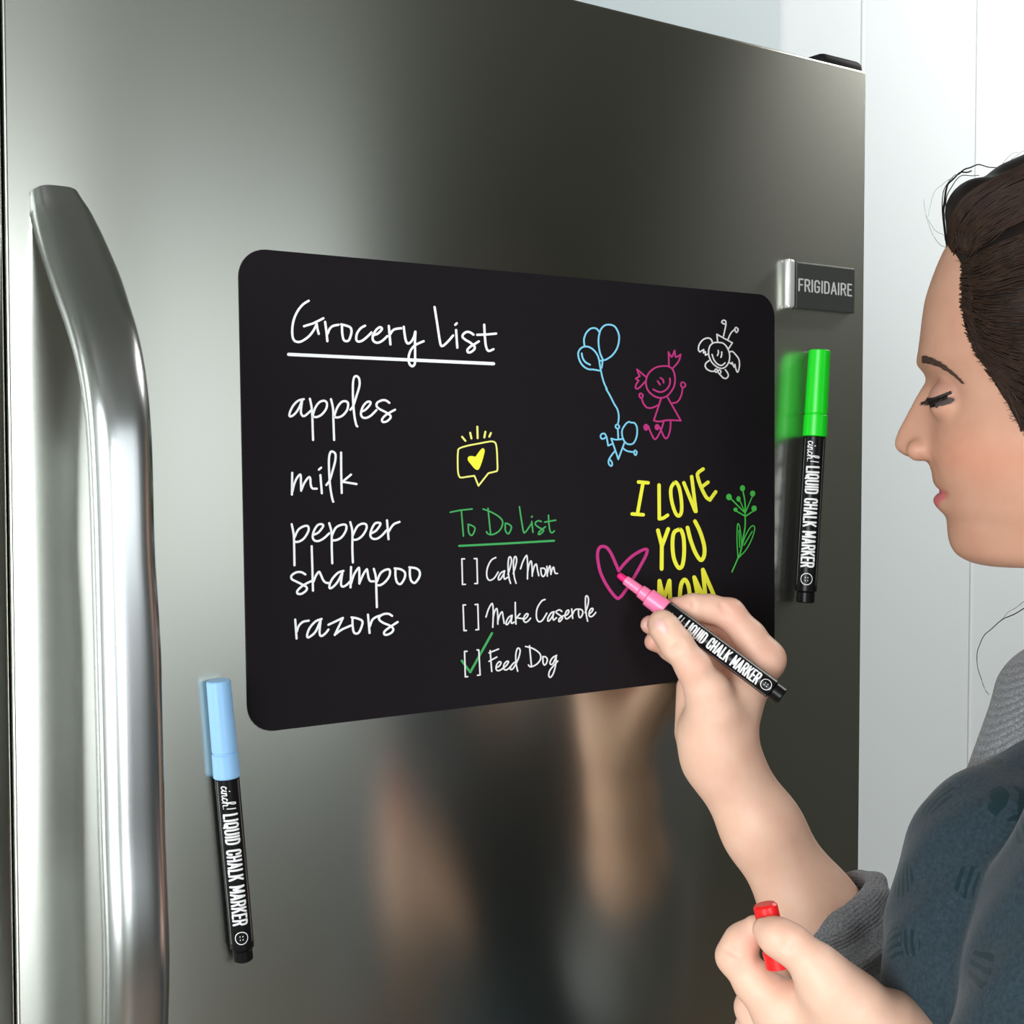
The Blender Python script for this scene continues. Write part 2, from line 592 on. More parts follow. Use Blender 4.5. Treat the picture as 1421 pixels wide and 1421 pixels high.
board_mark('list_word', A6, '|140,212 153,398 ; 155,330 175,275 215,235 273,222 ; 400,205 340,230 285,290 260,350 260,385 285,380 340,330 390,220 ; 390,220 380,320 385,365 405,372 440,345 468,310 ; |467,263 610,195 530,363 ; 530,360 600,310 690,270 ; 695,190 750,200 800,225 798,270 770,335 740,350 715,330 705,260 705,200 ; |857,163 873,343 ; 875,280 900,215 940,185 985,170 ; 1095,175 1060,155 1010,158 970,185 970,215 1010,245 1070,270 1105,300 1095,335 1050,360 1020,358 1020,330 1060,295 1150,235', 3.1, M_CW)
B1 = (620, 580, 14.21)
board_mark('speech_bubble_drawing', B1, '985,1050 820,1090 ; |820,1090 625,1338 545,1140 ; 545,1140 400,1160 280,1175 240,1140 220,1040 215,850 220,680 250,600 420,545 600,510 780,475 880,462 945,480 975,540 990,680 997,850 1000,1000 985,1050', 2.3, M_CY2)
board_mark('speech_bubble_rays', B1, '|302,372 368,450 ; |461,292 487,402 ; |602,172 608,398 ; |761,272 741,383 ; |870,297 839,368', 2.8, M_CY2)
board_mark('solid_heart_drawing', B1, '|560,760 561,761', 0.4, M_CY, fills='565,765 640,660 690,605 725,600 748,640 735,720 690,880 640,1000 600,1025 550,1000 480,920 420,840 415,790 440,755 500,750')
B2 = (620, 690, 8.881)
board_mark('heading_lettering', B2, '|42,185 170,160 313,145 ; |180,165 205,478 ; 262,335 300,345 345,375 340,420 315,465 290,465 268,420 265,345 ; |508,137 540,455 ; 447,145 540,180 630,230 685,290 680,360 640,420 580,455 530,460 495,440 490,425 ; 720,320 760,330 795,360 790,400 765,445 745,445 722,405 720,330 ; |895,117 920,280 940,405 ; 940,405 950,435 962,435 990,405 1040,330 ; |1047,300 1062,433 ; |1044,245 1053,234 ; 1165,300 1130,290 1095,310 1095,340 1140,375 1190,400 1185,425 1150,455 1130,455 1140,425 1175,395 1215,365 ; 1253,222 1260,340 1275,420 1300,437 1325,415 ; |1207,306 1343,283', 2.1, M_CG, label='green handwritten heading')
board_mark('heading_underline', B2, '|152,600 740,570 1322,536', 2.9, M_CG, label='green underline')
B3 = (630, 760, 8.881)
board_mark('list_item', B3, '|130,138 97,138 105,453 140,452 ; |250,135 282,135 290,441 257,443 ; 515,122 460,155 415,240 403,330 420,390 455,400 500,370 545,300 ; 625,285 580,310 550,360 550,395 575,385 610,330 622,290 ; 622,290 615,350 625,388 660,365 ; 665,330 690,250 708,170 700,120 680,120 668,180 668,280 680,380 697,440 ; 730,320 755,240 772,165 765,115 745,118 733,180 735,280 745,370 765,438 ; 820,260 850,170 885,105 900,110 908,240 905,385 ; 908,300 925,210 950,165 962,240 965,350 ; 968,310 990,230 1015,205 1030,280 1045,345 ; 1070,255 1110,255 1130,285 1120,335 1095,355 1075,320 1070,265 ; |1145,230 1150,350 ; 1150,320 1170,250 1185,230 1195,330 ; 1195,320 1215,255 1230,245 1245,310 1275,318', 2.1, M_CW2)
B4, B5 = (630, 820, 14.21), (730, 815, 14.21)
board_mark('list_item', B4, [
    (B4, '|228,275 180,278 197,783 246,780 ; |417,270 470,265 484,762 432,768 ; 630,515 680,360 740,255 765,280 775,450 765,715 ; 770,540 800,410 845,350 862,480 865,655 ; 870,580 905,470 950,415 970,520 990,640 ; 1145,480 1080,520 1035,600 1030,660 1060,655 1110,580 1145,490 ; 1145,490 1130,600 1140,640 1190,615 ; |1208,227 1210,430 1222,653 ; |1300,452 1232,530 1348,545'),
    (B5, '-50,640 10,595 40,540 15,520 -20,550 -50,610 -45,660 -10,690 40,665 90,610 ; 375,240 310,270 230,390 203,510 215,630 265,680 330,640 410,510 ; 550,480 490,510 435,600 430,660 460,655 515,580 548,490 ; 548,490 530,590 545,645 600,600 ; 705,475 660,445 600,470 595,500 650,540 715,590 705,630 665,675 645,665 655,620 720,570 745,555 ; 770,560 820,530 845,470 830,450 795,475 765,560 780,610 810,620 855,590 905,540 ; |900,427 920,613 ; 920,530 945,470 985,435 1030,430 ; 1030,430 1090,440 1120,480 1110,540 1075,595 1045,580 1035,510 1035,440 ; 1165,500 1195,430 1225,320 1230,230 1210,175 1180,180 1170,260 1175,420 1195,580 1215,668 ; 1240,530 1290,490 1320,440 1310,415 1275,430 1245,490 1245,560 1285,580 1330,550 1375,495')], 2.1, M_CW2)
B6 = (630, 870, 8.881)
board_mark('list_item', B6, '|160,300 130,302 140,615 168,612 ; |285,283 306,285 322,592 290,596 ; |446,292 465,548 ; |432,320 548,273 ; |432,424 528,371 ; 525,500 560,480 580,440 555,430 525,470 520,520 545,540 590,520 620,490 ; 618,500 650,470 672,430 650,425 618,460 612,510 635,530 670,515 710,475 ; 770,425 730,450 695,500 700,525 730,510 770,440 800,370 815,300 805,265 780,270 762,340 765,450 785,545 ; |931,232 955,488 ; 882,240 970,265 1050,320 1070,380 1040,440 985,480 940,490 918,470 ; 1095,365 1130,370 1150,400 1140,445 1115,470 1098,440 1095,375 ; 1265,350 1215,380 1185,430 1190,460 1220,450 1260,365 ; 1260,365 1250,480 1225,570 1190,620 1168,600 1180,540 1225,480 1280,420', 2.1, M_CW2)
board_mark('check_mark', B6, '|97,417 200,558 468,78', 3.2, M_CG)
C1, C2 = (790, 440, 14.21), (820, 560, 14.21)
board_mark('balloons_drawing', C1, '665,845 610,720 580,560 580,400 620,250 700,165 800,150 900,190 970,320 982,450 940,620 850,750 740,830 665,855 ; 300,570 290,440 330,320 410,235 490,215 550,240 595,300 ; 595,1055 480,1035 370,1025 270,960 200,850 175,730 200,650 270,590 370,585 470,640 550,740 590,850 ; 245,715 265,810 320,890 410,940', 2.4, M_CB)
board_mark('boy_drawing', C1, [
    (C1, '590,850 605,960 625,1060 650,1180 690,1310 740,1415 ; |592,860 658,860 640,1000'),
    (C2, '300,-290 380,-150 455,0 520,110 548,230 545,330 530,410 ; 520,410 490,430 490,470 520,495 555,480 555,440 530,415 ; |530,505 540,690 ; 755,355 690,400 625,500 612,590 640,710 700,785 770,805 840,780 890,690 912,580 905,460 860,385 790,375 755,355 ; 400,690 500,712 640,695 ; |402,692 540,1098 668,755 ; |425,795 340,830 310,660 ; 305,650 270,595 215,600 190,640 210,690 260,690 300,655 ; 625,875 700,930 780,950 845,955 ; 875,920 905,960 885,1015 855,990 855,940 875,920 ; 470,940 400,1030 355,1110 350,1180 390,1230 420,1210 410,1150 380,1110')], 2.3, M_CB)
D1, D2 = (870, 475, 15.79), (870, 540, 15.79)
board_mark('girl_drawing', D2, [
    (D1, '800,520 900,525 990,580 1040,690 1055,830 1030,970 960,1090 870,1180 740,1220 600,1180 480,1080 425,960 420,830 470,690 570,590 680,535 800,520 ; |920,510 912,212 ; 912,225 960,300 990,310 1045,180 ; 1045,180 1065,310 1100,315 1178,267 ; 1178,267 1130,420 1000,575 ; |420,760 220,592 ; 220,592 255,690 285,740 ; |285,740 192,795 255,840 ; 255,840 200,930 190,1000 240,1015 310,960 400,860'),
    (D1, '|672,847 725,928 ; 735,780 790,820 805,885 ; 575,1030 660,1075 740,1090 830,1060 910,980 945,880 940,792 ; 1000,1330 1080,1320 1150,1250 1200,1130 1220,1000 ; 1230,870 1280,920 1270,970 1220,990 1185,950 1190,890 1230,870 ; 310,1115 350,1160 340,1200 300,1215 270,1170 280,1130 310,1115'),
    (D2, '325,200 350,290 420,390 510,415 600,390 680,350 ; |745,212 590,685 ; 590,690 700,710 850,685 1000,680 1180,690 ; |1180,690 890,177 ; 805,715 760,860 690,1010 640,1085 600,1090 560,1030 500,900 470,810 ; 960,720 945,900 900,1040 850,1080 800,1020 740,880 710,830')],
    2.3, M_CP, fills=[blob(418, 835, 58, 1.3), blob(662, 832, 55, 1.25)])
E1 = (960, 430, 14.21)
board_mark('bee_drawing', E1, '520,640 620,660 700,750 745,880 735,1010 680,1110 590,1155 490,1120 400,1040 345,930 330,820 360,710 430,650 520,640 ; |510,640 495,482 800,650 727,763 ; |625,520 675,290 ; 675,290 665,220 620,205 590,240 620,270 675,285 ; 715,580 770,460 850,380 ; 880,345 915,390 885,445 855,410 855,360 880,345 ; 405,640 380,580 310,555 220,590 150,680 130,780 160,830 ; |160,830 235,782 230,850 265,822 270,893 325,868 ; 750,830 800,820 870,890 930,980 940,1100 920,1200 895,1225 865,1150 850,1075 ; |850,1077 832,1128 795,1035 790,1070 742,1040 ; 520,800 525,850 505,900 ; 590,830 590,880 575,935 ; 400,880 440,990 510,1070 590,1095 655,1045 ; 340,1000 280,1050 265,1110 300,1170 380,1210 440,1210 ; 480,1235 450,1200 480,1165 505,1195 480,1235 ; 545,1270 515,1215 545,1185 575,1220 545,1270 ; 560,1280 620,1340 680,1350 720,1300 705,1240 660,1180', 2.0, M_CW)
G1 = (860, 640, 7.105)
board_mark('message_lettering', G1, '|185,205 280,213 ; |228,225 178,500 ; |122,520 232,528 ; |388,235 390,560 ; 390,568 430,560 472,532 ; 540,207 505,270 510,380 545,500 580,540 608,500 608,390 588,270 560,213 540,207 ; |632,213 745,495 ; |709,152 752,495 ; 822,77 775,112 768,150 800,250 850,350 890,383 ; |890,380 946,302 ; |815,250 870,207', 4.9, M_CY)
board_mark('message_lettering', G1, '|377,682 415,830 413,1062 ; |478,668 417,835 ; 590,670 535,705 520,820 535,960 580,1050 618,1025 635,900 630,760 610,690 590,670 ; 668,655 700,780 750,910 800,975 832,930 832,830 790,690 742,592', 5.4, M_CY)
board_mark('message_lettering', G1, '|385,1440 392,1180 435,1360 490,1178 500,1440 ; 590,1350 605,1220 640,1168 675,1220 690,1330 680,1420 630,1450 595,1410 590,1350 ; |790,1440 735,1145 850,1390 820,1070 945,1360', 5.6, M_CY)
H1 = (1000, 665, 10.15)
board_mark('flower_sprig_drawing', H1, '|150,280 340,470 ; 315,170 340,300 350,460 ; |225,450 345,520 ; |465,445 345,525 ; 345,480 345,660 320,820 300,940 ; 300,940 270,1060 245,1110 160,1305', 1.9, M_CG2,
           fills=[blob(308, 127, 37, 1.15), blob(118, 250, 40, 1.15), blob(252, 278, 30, 1.3), blob(452, 202, 37, 1.15), blob(210, 428, 29), blob(472, 412, 38, 1.1)])
board_mark('flower_leaf_drawing', H1, '|275,310 340,460 ; |445,245 350,470 ; 245,1110 232,900 232,700 245,625 270,680 290,830 300,940 ; 300,950 340,820 410,690 460,655 480,700 440,840 360,990 250,1110 ; |258,720 270,960 ; |445,735 330,930', 1.5, M_CG2)
I1 = (815, 740, 14.21)
board_mark('heart_drawing', I1, '620,740 560,600 470,400 390,290 310,258 240,285 205,380 208,520 250,740 340,950 460,1140 560,1260 610,1288 ; 610,1288 680,1230 780,1090 ; 780,1090 920,870 1060,620 1150,450 1182,345 1160,315 1080,335 900,440 740,590 620,740', 4.3, M_CP)

# ------------------------------------------------------------------ stroke alphabet for printed labels (y up, cap height 1)
CAPS = {
    'L': (.40, '|.06,1 .06,0 .38,0'), 'I': (.14, '|.07,1 .07,0'),
    'Q': (.52, '.26,1 .09,.88 .07,.5 .09,.12 .26,0 .43,.12 .45,.5 .43,.88 .26,1 ; |.28,.2 .46,-.08'),
    'U': (.50, '|.07,1 .07,.3 ; .07,.3 .10,.06 .25,0 .40,.06 .43,.3 ; |.43,.3 .43,1'),
    'D': (.50, '|.07,0 .07,1 .22,1 ; .22,1 .38,.92 .43,.7 .43,.3 .38,.08 .22,0 ; |.22,0 .07,0'),
    'C': (.48, '|.42,.68 .42,.75 ; .42,.75 .38,.95 .25,1 .11,.93 .07,.7 .07,.3 .11,.07 .25,0 .38,.05 .42,.25 ; |.42,.25 .42,.34'),
    'H': (.50, '|.07,1 .07,0 ; |.43,1 .43,0 ; |.07,.5 .43,.5'),
    'A': (.52, '|.05,0 .26,1 .47,0 ; |.13,.3 .39,.3'),
    'K': (.50, '|.07,1 .07,0 ; |.44,1 .1,.45 ; |.2,.6 .46,0'),
    'M': (.64, '|.07,0 .07,1 .32,.25 .57,1 .57,0'),
    'R': (.50, '|.07,0 .07,1 .25,1 ; .25,1 .40,.94 .43,.76 .40,.58 .25,.5 ; |.25,.5 .07,.5 ; |.28,.5 .45,0'),
    'E': (.42, '|.38,1 .07,1 .07,0 .38,0 ; |.07,.52 .33,.52'),
    'F': (.42, '|.38,1 .07,1 .07,0 ; |.07,.52 .33,.52'),
    'G': (.52, '.44,.78 .38,.95 .25,1 .11,.93 .07,.7 .07,.3 .11,.07 .25,0 .38,.05 .44,.25 ; |.44,.25 .44,.48 .28,.48'),
    ' ': (.26, ''),
}
CINCH = '.22,.36 .12,.42 .03,.22 .08,.02 .2,.06 .3,.2 ; .36,.4 .33,.12 .4,.0 .5,.16 ; |.38,.62 .40,.66 ; .5,.4 .5,.0 ; .5,.2 .6,.4 .68,.36 .67,.06 .76,.02 .84,.16 ; 1.06,.36 .96,.42 .87,.22 .92,.02 1.04,.06 1.14,.22 ; 1.14,.22 1.3,.75 1.32,1.02 1.22,.98 1.18,.6 1.18,0 ; 1.18,.2 1.28,.42 1.38,.36 1.37,.08 1.48,.04 ; |1.66,1.0 1.62,.34 ; |1.60,.06 1.605,.05'


def text_strokes(txt, gap=.09):
    x, out = 0.0, []
    for ch in txt:
        w, s = CAPS[ch]
        for P in parse(s):
            out.append(P + [x, 0])
        x += w + gap
    return out, x - gap


# ------------------------------------------------------------------ brand badge
bz = [on_y(1105, 364), on_y(1182, 373), on_y(1182, 437), on_y(1105, 428)]
x0, x1 = bz[0][0], bz[1][0]
z1, z0 = (bz[0][2] + bz[1][2]) / 2, (bz[2][2] + bz[3][2]) / 2
badge = box_obj('badge', (x0 - .004, -.0035, z0), (x1, .0, z1), M_BADGE, fr, .0012, 2)
badge['label'] = 'dark badge with silver lettering'
cb0, cb1 = on_y(1094, 400, -.0052)[0], on_y(1104.5, 400, -.005)[0]
cbz1, cbz0 = on_y(1099, 361)[2], on_y(1099, 428.5)[2]
o = box_obj('chrome_bar', (cb0, -.0052, cbz0), (cb1, 0, cbz1), M_CHROME, badge, .0025, 3)
smooth_by_angle(o, 50)
o = box_obj('chrome_strip', (on_y(1088, 400)[0], -.005, cbz0), (on_y(1091, 400)[0], 0, cbz1), M_CHROME, badge, .0007, 1)
st, wtot = text_strokes('FRIGIDAIRE', .10)
lx0, lx1 = on_y(1107.5, 400, -.0036)[0], on_y(1181.5, 400, -.0036)[0]
lzb, lzt = on_y(1107, 403, -.0036)[2], on_y(1107, 387, -.0036)[2]
ribbon(st, .14, lambda q, ly: np.stack([lx0 + q[:, 0] / wtot * (lx1 - lx0), -.0038 - ly, lzb + q[:, 1] * (lzt - lzb)], 1), 'lettering', M_BADGETXT, badge)


# ------------------------------------------------------------------ chalk markers
def plastic(name, rgb, rough=.3):
    return material(name, rgb, rough, spec=0.5, **{'Subsurface Weight': 0.0})


M_BARREL = plastic('glossy_black_barrel', (0.006, 0.006, 0.0065), .3)
M_BARREL.node_tree.nodes['Principled BSDF'].inputs['Specular IOR Level'].default_value = .2
M_CAPB = plastic('light_blue_plastic', srgb(150, 200, 245), .35)
M_CAPG = plastic('neon_green_plastic', srgb(20, 225, 35), .35)
M_CAPP = plastic('pink_plastic', srgb(255, 128, 172), .3)
M_NIB = material('magenta_nib', srgb(232, 20, 118), .6)
M_CAPR = plastic('red_plastic', srgb(232, 28, 30), .35)


def lathe(prof, mat, name, parent, frame, seg=40):
    """prof: (s along the axis, radius); frame: (origin, axis, ref)"""
    o, ax, ref = frame
    bi = np.cross(ax, ref)
    V, Fs = [], []
    for (s, r) in prof:
        for k in range(seg):
            a = 2 * math.pi * k / seg
            V.append(o + ax * s + (ref * math.cos(a) + bi * math.sin(a)) * r)
    for i in range(len(prof) - 1):
        for k in range(seg):
            k2 = (k + 1) % seg
            Fs.append((i * seg + k, (i + 1) * seg + k, (i + 1) * seg + k2, i * seg + k2))
    Fs.append(tuple(range(seg)))
    Fs.append(tuple((len(prof) - 1) * seg + k for k in range(seg))[::-1])
    ob = mesh_obj(name, V, Fs, mat, parent, True)
    bm = bmesh.new(); bm.from_mesh(ob.data); bmesh.ops.recalc_face_normals(bm, faces=bm.faces); bm.to_mesh(ob.data); bm.free()
    smooth_by_angle(ob, 40)
    return ob


def bev(s0, r0, s1, r1, b=.0006):
    """a short tube with softened rims"""
    return [(s0, r0 - b), (s0 + b, r0), (s1 - b, r1), (s1, r1 - b)]


def label_print(parent, frame, R, s_text, s_cinch, s_ring, L):
    o, ax, ref = frame
    bi = np.cross(ax, ref)      # letters' upward direction runs round the barrel

    def wrap(q, ly):
        rr = (R + .00012 + ly.clip(0, .0004) * .5)[:, None]
        ang = q[:, 1] / R
        return o + ax[None] * q[:, :1] + (ref[None] * np.cos(ang)[:, None] - UPS * bi[None] * np.sin(ang)[:, None]) * rr
    UPS = 1.0
    # make 'up' the side given by the camera's view: reading along the axis, tops to the left of it
    st, w = text_strokes('LIQUID CHALK MARKER', .12)
    cap = R * 1.12
    sx = (s_text[1] - s_text[0]) / w
    conv = lambda P: np.stack([s_text[0] + P[:, 0] * sx, (P[:, 1] - .5) * cap], 1)

    def densify(Q):
        out = [Q[0]]
        for a, b in zip(Q[:-1], Q[1:]):
            m = max(1, int(np.linalg.norm(b - a) / .0010))
            for k in range(1, m + 1):
                out.append(a + (b - a) * k / m)
        return np.array(out)
    dens = [densify(conv(P)) for P in st]
    ribbon(dens, .00128 * R / .0072, wrap, 'lettering', M_INK, parent)
    cs = (s_cinch[1] - s_cinch[0]) / 1.68
    dens = [densify(np.stack([s_cinch[0] + P[:, 0] * cs, (P[:, 1] - .55) * cap * .95], 1)) for P in parse(CINCH)]
    ribbon(dens, .0006 * R / .0072, wrap, 'script_lettering', M_INK, parent)
    # ring emblem
    rr = R * .52
    ring = np.array([[s_ring + rr * math.cos(a), rr * math.sin(a)] for a in np.linspace(0, 2 * math.pi, 33)])
    ds = []
    for du in (-.26, .26):
        for dv in (-.22, .22):
            ds.append(np.array([[s_ring + rr * (du - .05), rr * dv], [s_ring + rr * (du + .05), rr * dv]]))
    ribbon([ring] + ds, .00050 * R / .0072, wrap, 'emblem', M_INK, parent)
    # dotted rules along both sides of the label
    dots = []
    for ang in (-.95, .95):
        for s in np.arange(s_cinch[0] - .002, s_ring + rr, .0011):
            dots.append(np.array([[s, ang * R], [s + .0004, ang * R]]))
    ribbon(dots, .00025, wrap, 'dotted_rule', M_INK, parent)


def cam_ref(o, ax, mid):
    v = CAM - (o + ax * mid)
    v = v - ax * (v @ ax)
    return v / np.linalg.norm(v)


def capped_marker(top_px, bot_px, rpx, capmat, label):
    """capped marker lying upright on the door; distances along it as fractions read from the photograph"""
    R0 = 0.0072
    p0 = on_y(*top_px, -R0); p1 = on_y(*bot_px, -R0)
    L = np.linalg.norm(p1 - p0)
    ax = (p1 - p0) / L
    Rc = rpx
    off = np.array([0, -(Rc * 1.09) + R0, 0])
    p0 = p0 + off
    root = empty('chalk_marker', p1 + off, label, 'marker', None)
    ref = cam_ref(p0, ax, L / 2)
    fr_ = (p0, ax, ref)
    f = lambda a: a * L
    lathe(bev(0, Rc * .97, f(.252), Rc * 1.03) + [(f(.2525), Rc * .95), (f(.2545), Rc * .95)] + bev(f(.255), Rc * 1.06, f(.342), Rc * 1.09), capmat, 'cap', root, fr_)
    Rb = Rc * .98
    br = lathe([(f(.335), Rb * .9)] + bev(f(.341), Rb * 1.0, f(.955), Rb * .98) + [(f(.955), Rb * .8)], M_BARREL, 'barrel', root, fr_)
    lathe([(f(.95), Rb * .70)] + bev(f(.956), Rb * .82, L, Rb * .82, .0008), M_BARREL, 'end_plug', root, fr_)
    label_print(br, fr_, Rb, (f(.462), f(.858)), (f(.362), f(.445)), f(.905), L)
    return root


capped_marker((302.5, 944), (337.5, 1332), .0070, M_CAPB, 'black chalk marker with light blue cap, left of the board\'s lower corner')
capped_marker((1134.5, 486.5), (1114.5, 836), .0085, M_CAPG, 'black chalk marker with bright green cap, right of the board below the badge')

# open pink marker in the writing hand
tip = on_y(857.5, 797, -BT - .0006)
tail = at(1086, 967, 0.915)
PL = np.linalg.norm(tail - tip)
pax = (tail - tip) / PL
pref = cam_ref(tip, pax, PL / 2)
PF = (tip, pax, pref)
PR = .0069
pk = empty('chalk_marker', tail, 'uncapped black chalk marker with pink collar held in the writing hand', 'marker')
g = lambda px: PL * px / 285.0
lathe([(0, .0012), (.0008, .0021), (.002, .0024), (g(17), .0026)], M_NIB, 'nib', pk, PF)
lathe(bev(g(13), .0034, g(39), .0037, .0005) + bev(g(39.5), .0047, g(53), .0049, .0005) + bev(g(53.5), .0064, g(84), .0068, .0005), M_CAPP, 'collar', pk, PF)
pbar = lathe([(g(83), .0055)] + bev(g(83.5), PR * .98, g(268), PR, .0005) + [(g(268), PR * .8)], M_BARREL, 'barrel', pk, PF)
lathe([(g(266), PR * .7)] + bev(g(268.2), PR * .84, PL, PR * .84, .0008), M_BARREL, 'end_plug', pk, PF)
label_print(pbar, PF, PR, (g(121), g(246)), (g(92), g(114)), g(257.5), PL)
# ------------------------------------------------------------------ implicit-surface modelling (one continuous skin)
def unit(v):
    v = np.asarray(v, float)
    return v / np.linalg.norm(v)


class Cone:
    """tapered limb segment with round ends"""
    def __init__(self, a, b, ra, rb, k=.006, flat=None):
        self.a, self.b = np.asarray(a, float), np.asarray(b, float)
        self.ra, self.rb, self.k = ra, rb, k
        self.c = (self.a + self.b) / 2
        self.R = np.linalg.norm(self.b - self.a) / 2 + max(ra, rb)
        self.flat = flat    # (direction, factor): squeeze the section along a direction
        if flat is not None:
            self.fd = unit(flat[0])

    def __call__(self, P):
        d = self.b - self.a
        L2 = d @ d + 1e-12
        q = P - self.a
        t = np.clip(q @ d / L2, 0, 1)
        w = q - t[:, None] * d
        r = self.ra + (self.rb - self.ra) * t
        if self.flat is not None:
            c = w @ self.fd
            w = w + (c * (1 / self.flat[1] - 1))[:, None] * self.fd
        return np.sqrt((w * w).sum(1)) - r


class Ell:
    def __init__(self, c, radii, axes=None, k=.006):
        self.c = np.asarray(c, float)
        self.r = np.asarray(radii, float)
        self.ax = np.eye(3) if axes is None else np.asarray(axes, float)
        self.k = k
        self.R = max(radii)

    def __call__(self, P):
        q = (P - self.c) @ self.ax.T
        k0 = np.sqrt(((q / self.r) ** 2).sum(1))
        k1 = np.sqrt(((q / self.r ** 2) ** 2).sum(1)) + 1e-9
        return k0 * (k0 - 1) / k1


class Fn:
    def __init__(self, f, c, R, k):
        self.f, self.c, self.R, self.k = f, np.asarray(c, float), R, k

    def __call__(self, P):
        return self.f(P)


class Cut:
    """carve a shape out of what has been built so far"""
    def __init__(self, prim, k):
        self.p, self.c, self.R, self.k = prim, prim.c, prim.R, k

    def __call__(self, P):
        return self.p(P)


SMOOTH = lambda T: catmull(T, 5)


class Union:
    """a group of prims with its own blends, joined to the rest with k"""
    def __init__(self, prims, k):
        self.prims, self.k = prims, k
        lo = np.min([p.c - p.R for p in prims], 0); hi = np.max([p.c + p.R for p in prims], 0)
        self.c, self.R = (lo + hi) / 2, np.linalg.norm(hi - lo) / 2

    def __call__(self, P):
        return field(self.prims, P)


def smin(a, b, k):
    h = np.clip(.5 + .5 * (b - a) / k, 0, 1)
    return b + (a - b) * h - k * h * (1 - h)


def field(prims, P):
    d = np.full(len(P), 1.0)
    for p in prims:
        v = p(P)
        if isinstance(p, Cut):
            d = -smin(-d, v, p.k)
        else:
            d = smin(d, v, p.k)
    return d


def sub_prims(prims, c, R):
    return [p for p in prims if np.linalg.norm(p.c - c) < p.R + R + .035]


def polygonise(prims, h, project=2):
    lo = np.min([p.c - p.R for p in prims if not isinstance(p, Cut)], 0) - 3 * h
    hi = np.max([p.c + p.R for p in prims if not isinstance(p, Cut)], 0) + 3 * h
    B = 8
    SB = 4
    nb = np.ceil((hi - lo) / (h * B * SB)).astype(int)
    dims = nb * B * SB + 1
    g = np.arange(B + 1)
    corner = np.stack(np.meshgrid(g, g, g, indexing='ij'), -1).reshape(-1, 3)
    bl = np.stack(np.meshgrid(*[np.arange(SB)] * 3, indexing='ij'), -1).reshape(-1, 3)
    cells_id, cells_v, edges = [], [], []
    S = B * SB * h
    key = lambda c: (c[..., 0].astype(np.int64) * dims[1] + c[..., 1]) * dims[2] + c[..., 2]
    for bx in range(nb[0]):
        for by in range(nb[1]):
            for bz in range(nb[2]):
                o = np.array([bx, by, bz]) * B * SB
                cc = lo + (o + B * SB / 2) * h
                ps = sub_prims(prims, cc, S * .87)
                if not ps:
                    continue
                bo = o + bl * B
                bc = lo + (bo + B / 2) * h
                dv = field(ps, bc)
                act = bo[np.abs(dv) < B * h * .87 * 1.7 + .002]
                if not len(act):
                    continue
                idx = (act[:, None, :] + corner[None]).reshape(-1, 3)
                val = field(ps, lo + idx * h).reshape(len(act), B + 1, B + 1, B + 1)
                s = val < 0
                cs = sum(s[:, i:B + i, j:B + j, k:B + k].astype(np.int8) for i in (0, 1) for j in (0, 1) for k in (0, 1))
                m = (cs > 0) & (cs < 8)
                if not m.any():
                    continue
                bi, ci, cj, ck = np.nonzero(m)
                base = act[bi] + np.stack([ci, cj, ck], 1)
                # surface-net vertex: mean of the edge crossings
                acc = np.zeros((len(bi), 3)); cnt = np.zeros(len(bi))
                cv = {}
                for i in (0, 1):
                    for j in (0, 1):
                        for k in (0, 1):
                            cv[i, j, k] = val[bi, ci + i, cj + j, ck + k]
                for ax in range(3):
                    for u in (0, 1):
                        for w in (0, 1):
                            a = [0, 0, 0]; b = [0, 0, 0]
                            oth = [x for x in range(3) if x != ax]
                            a[oth[0]] = b[oth[0]] = u
                            a[oth[1]] = b[oth[1]] = w
                            b[ax] = 1
                            va, vb = cv[tuple(a)], cv[tuple(b)]
                            cr = (va < 0) != (vb < 0)
                            t = np.where(cr, va / np.where(cr, va - vb, 1), 0)
                            p = np.array(a, float)[None].repeat(len(bi), 0)
                            p[:, ax] = t
                            acc += p * cr[:, None]; cnt += cr
                pos = lo + (base + acc / cnt[:, None]) * h
                cells_id.append(key(base)); cells_v.append(pos)
                for ax in range(3):
                    b = [0, 0, 0]; b[ax] = 1
                    va, vb = cv[0, 0, 0], cv[tuple(b)]
                    cr = (va < 0) != (vb < 0)
                    edges.append((base[cr], ax, (va < 0)[cr]))
    ids = np.concatenate(cells_id); pos = np.concatenate(cells_v)
    order = np.argsort(ids); ids = ids[order]; pos = pos[order]
    faces = []
    for base, ax, ins in edges:
        if not len(base):
            continue
        o1, o2 = [(1, 2), (2, 0), (0, 1)][ax]
        e1 = np.zeros(3, int); e1[o1] = 1
        e2 = np.zeros(3, int); e2[o2] = 1
        quad = [base, base - e1, base - e1 - e2, base - e2]
        ix = []
        ok = np.ones(len(base), bool)
        for c in quad:
            kk = key(c)
            i = np.clip(np.searchsorted(ids, kk), 0, len(ids) - 1)
            ok &= ids[i] == kk
            ix.append(i)
        q = np.stack(ix, 1)
        q[~ins] = q[~ins][:, ::-1]
        faces.append(q[ok])
    faces = np.concatenate(faces)
    for _ in range(project):
        pos = project_to(prims, pos, h)
    return pos, faces


def grad(prims, P, e=.0004):
    g = np.zeros_like(P)
    for i in range(3):
        d = np.zeros(3); d[i] = e
        g[:, i] = (field(prims, P + d) - field(prims, P - d)) / (2 * e)
    return g


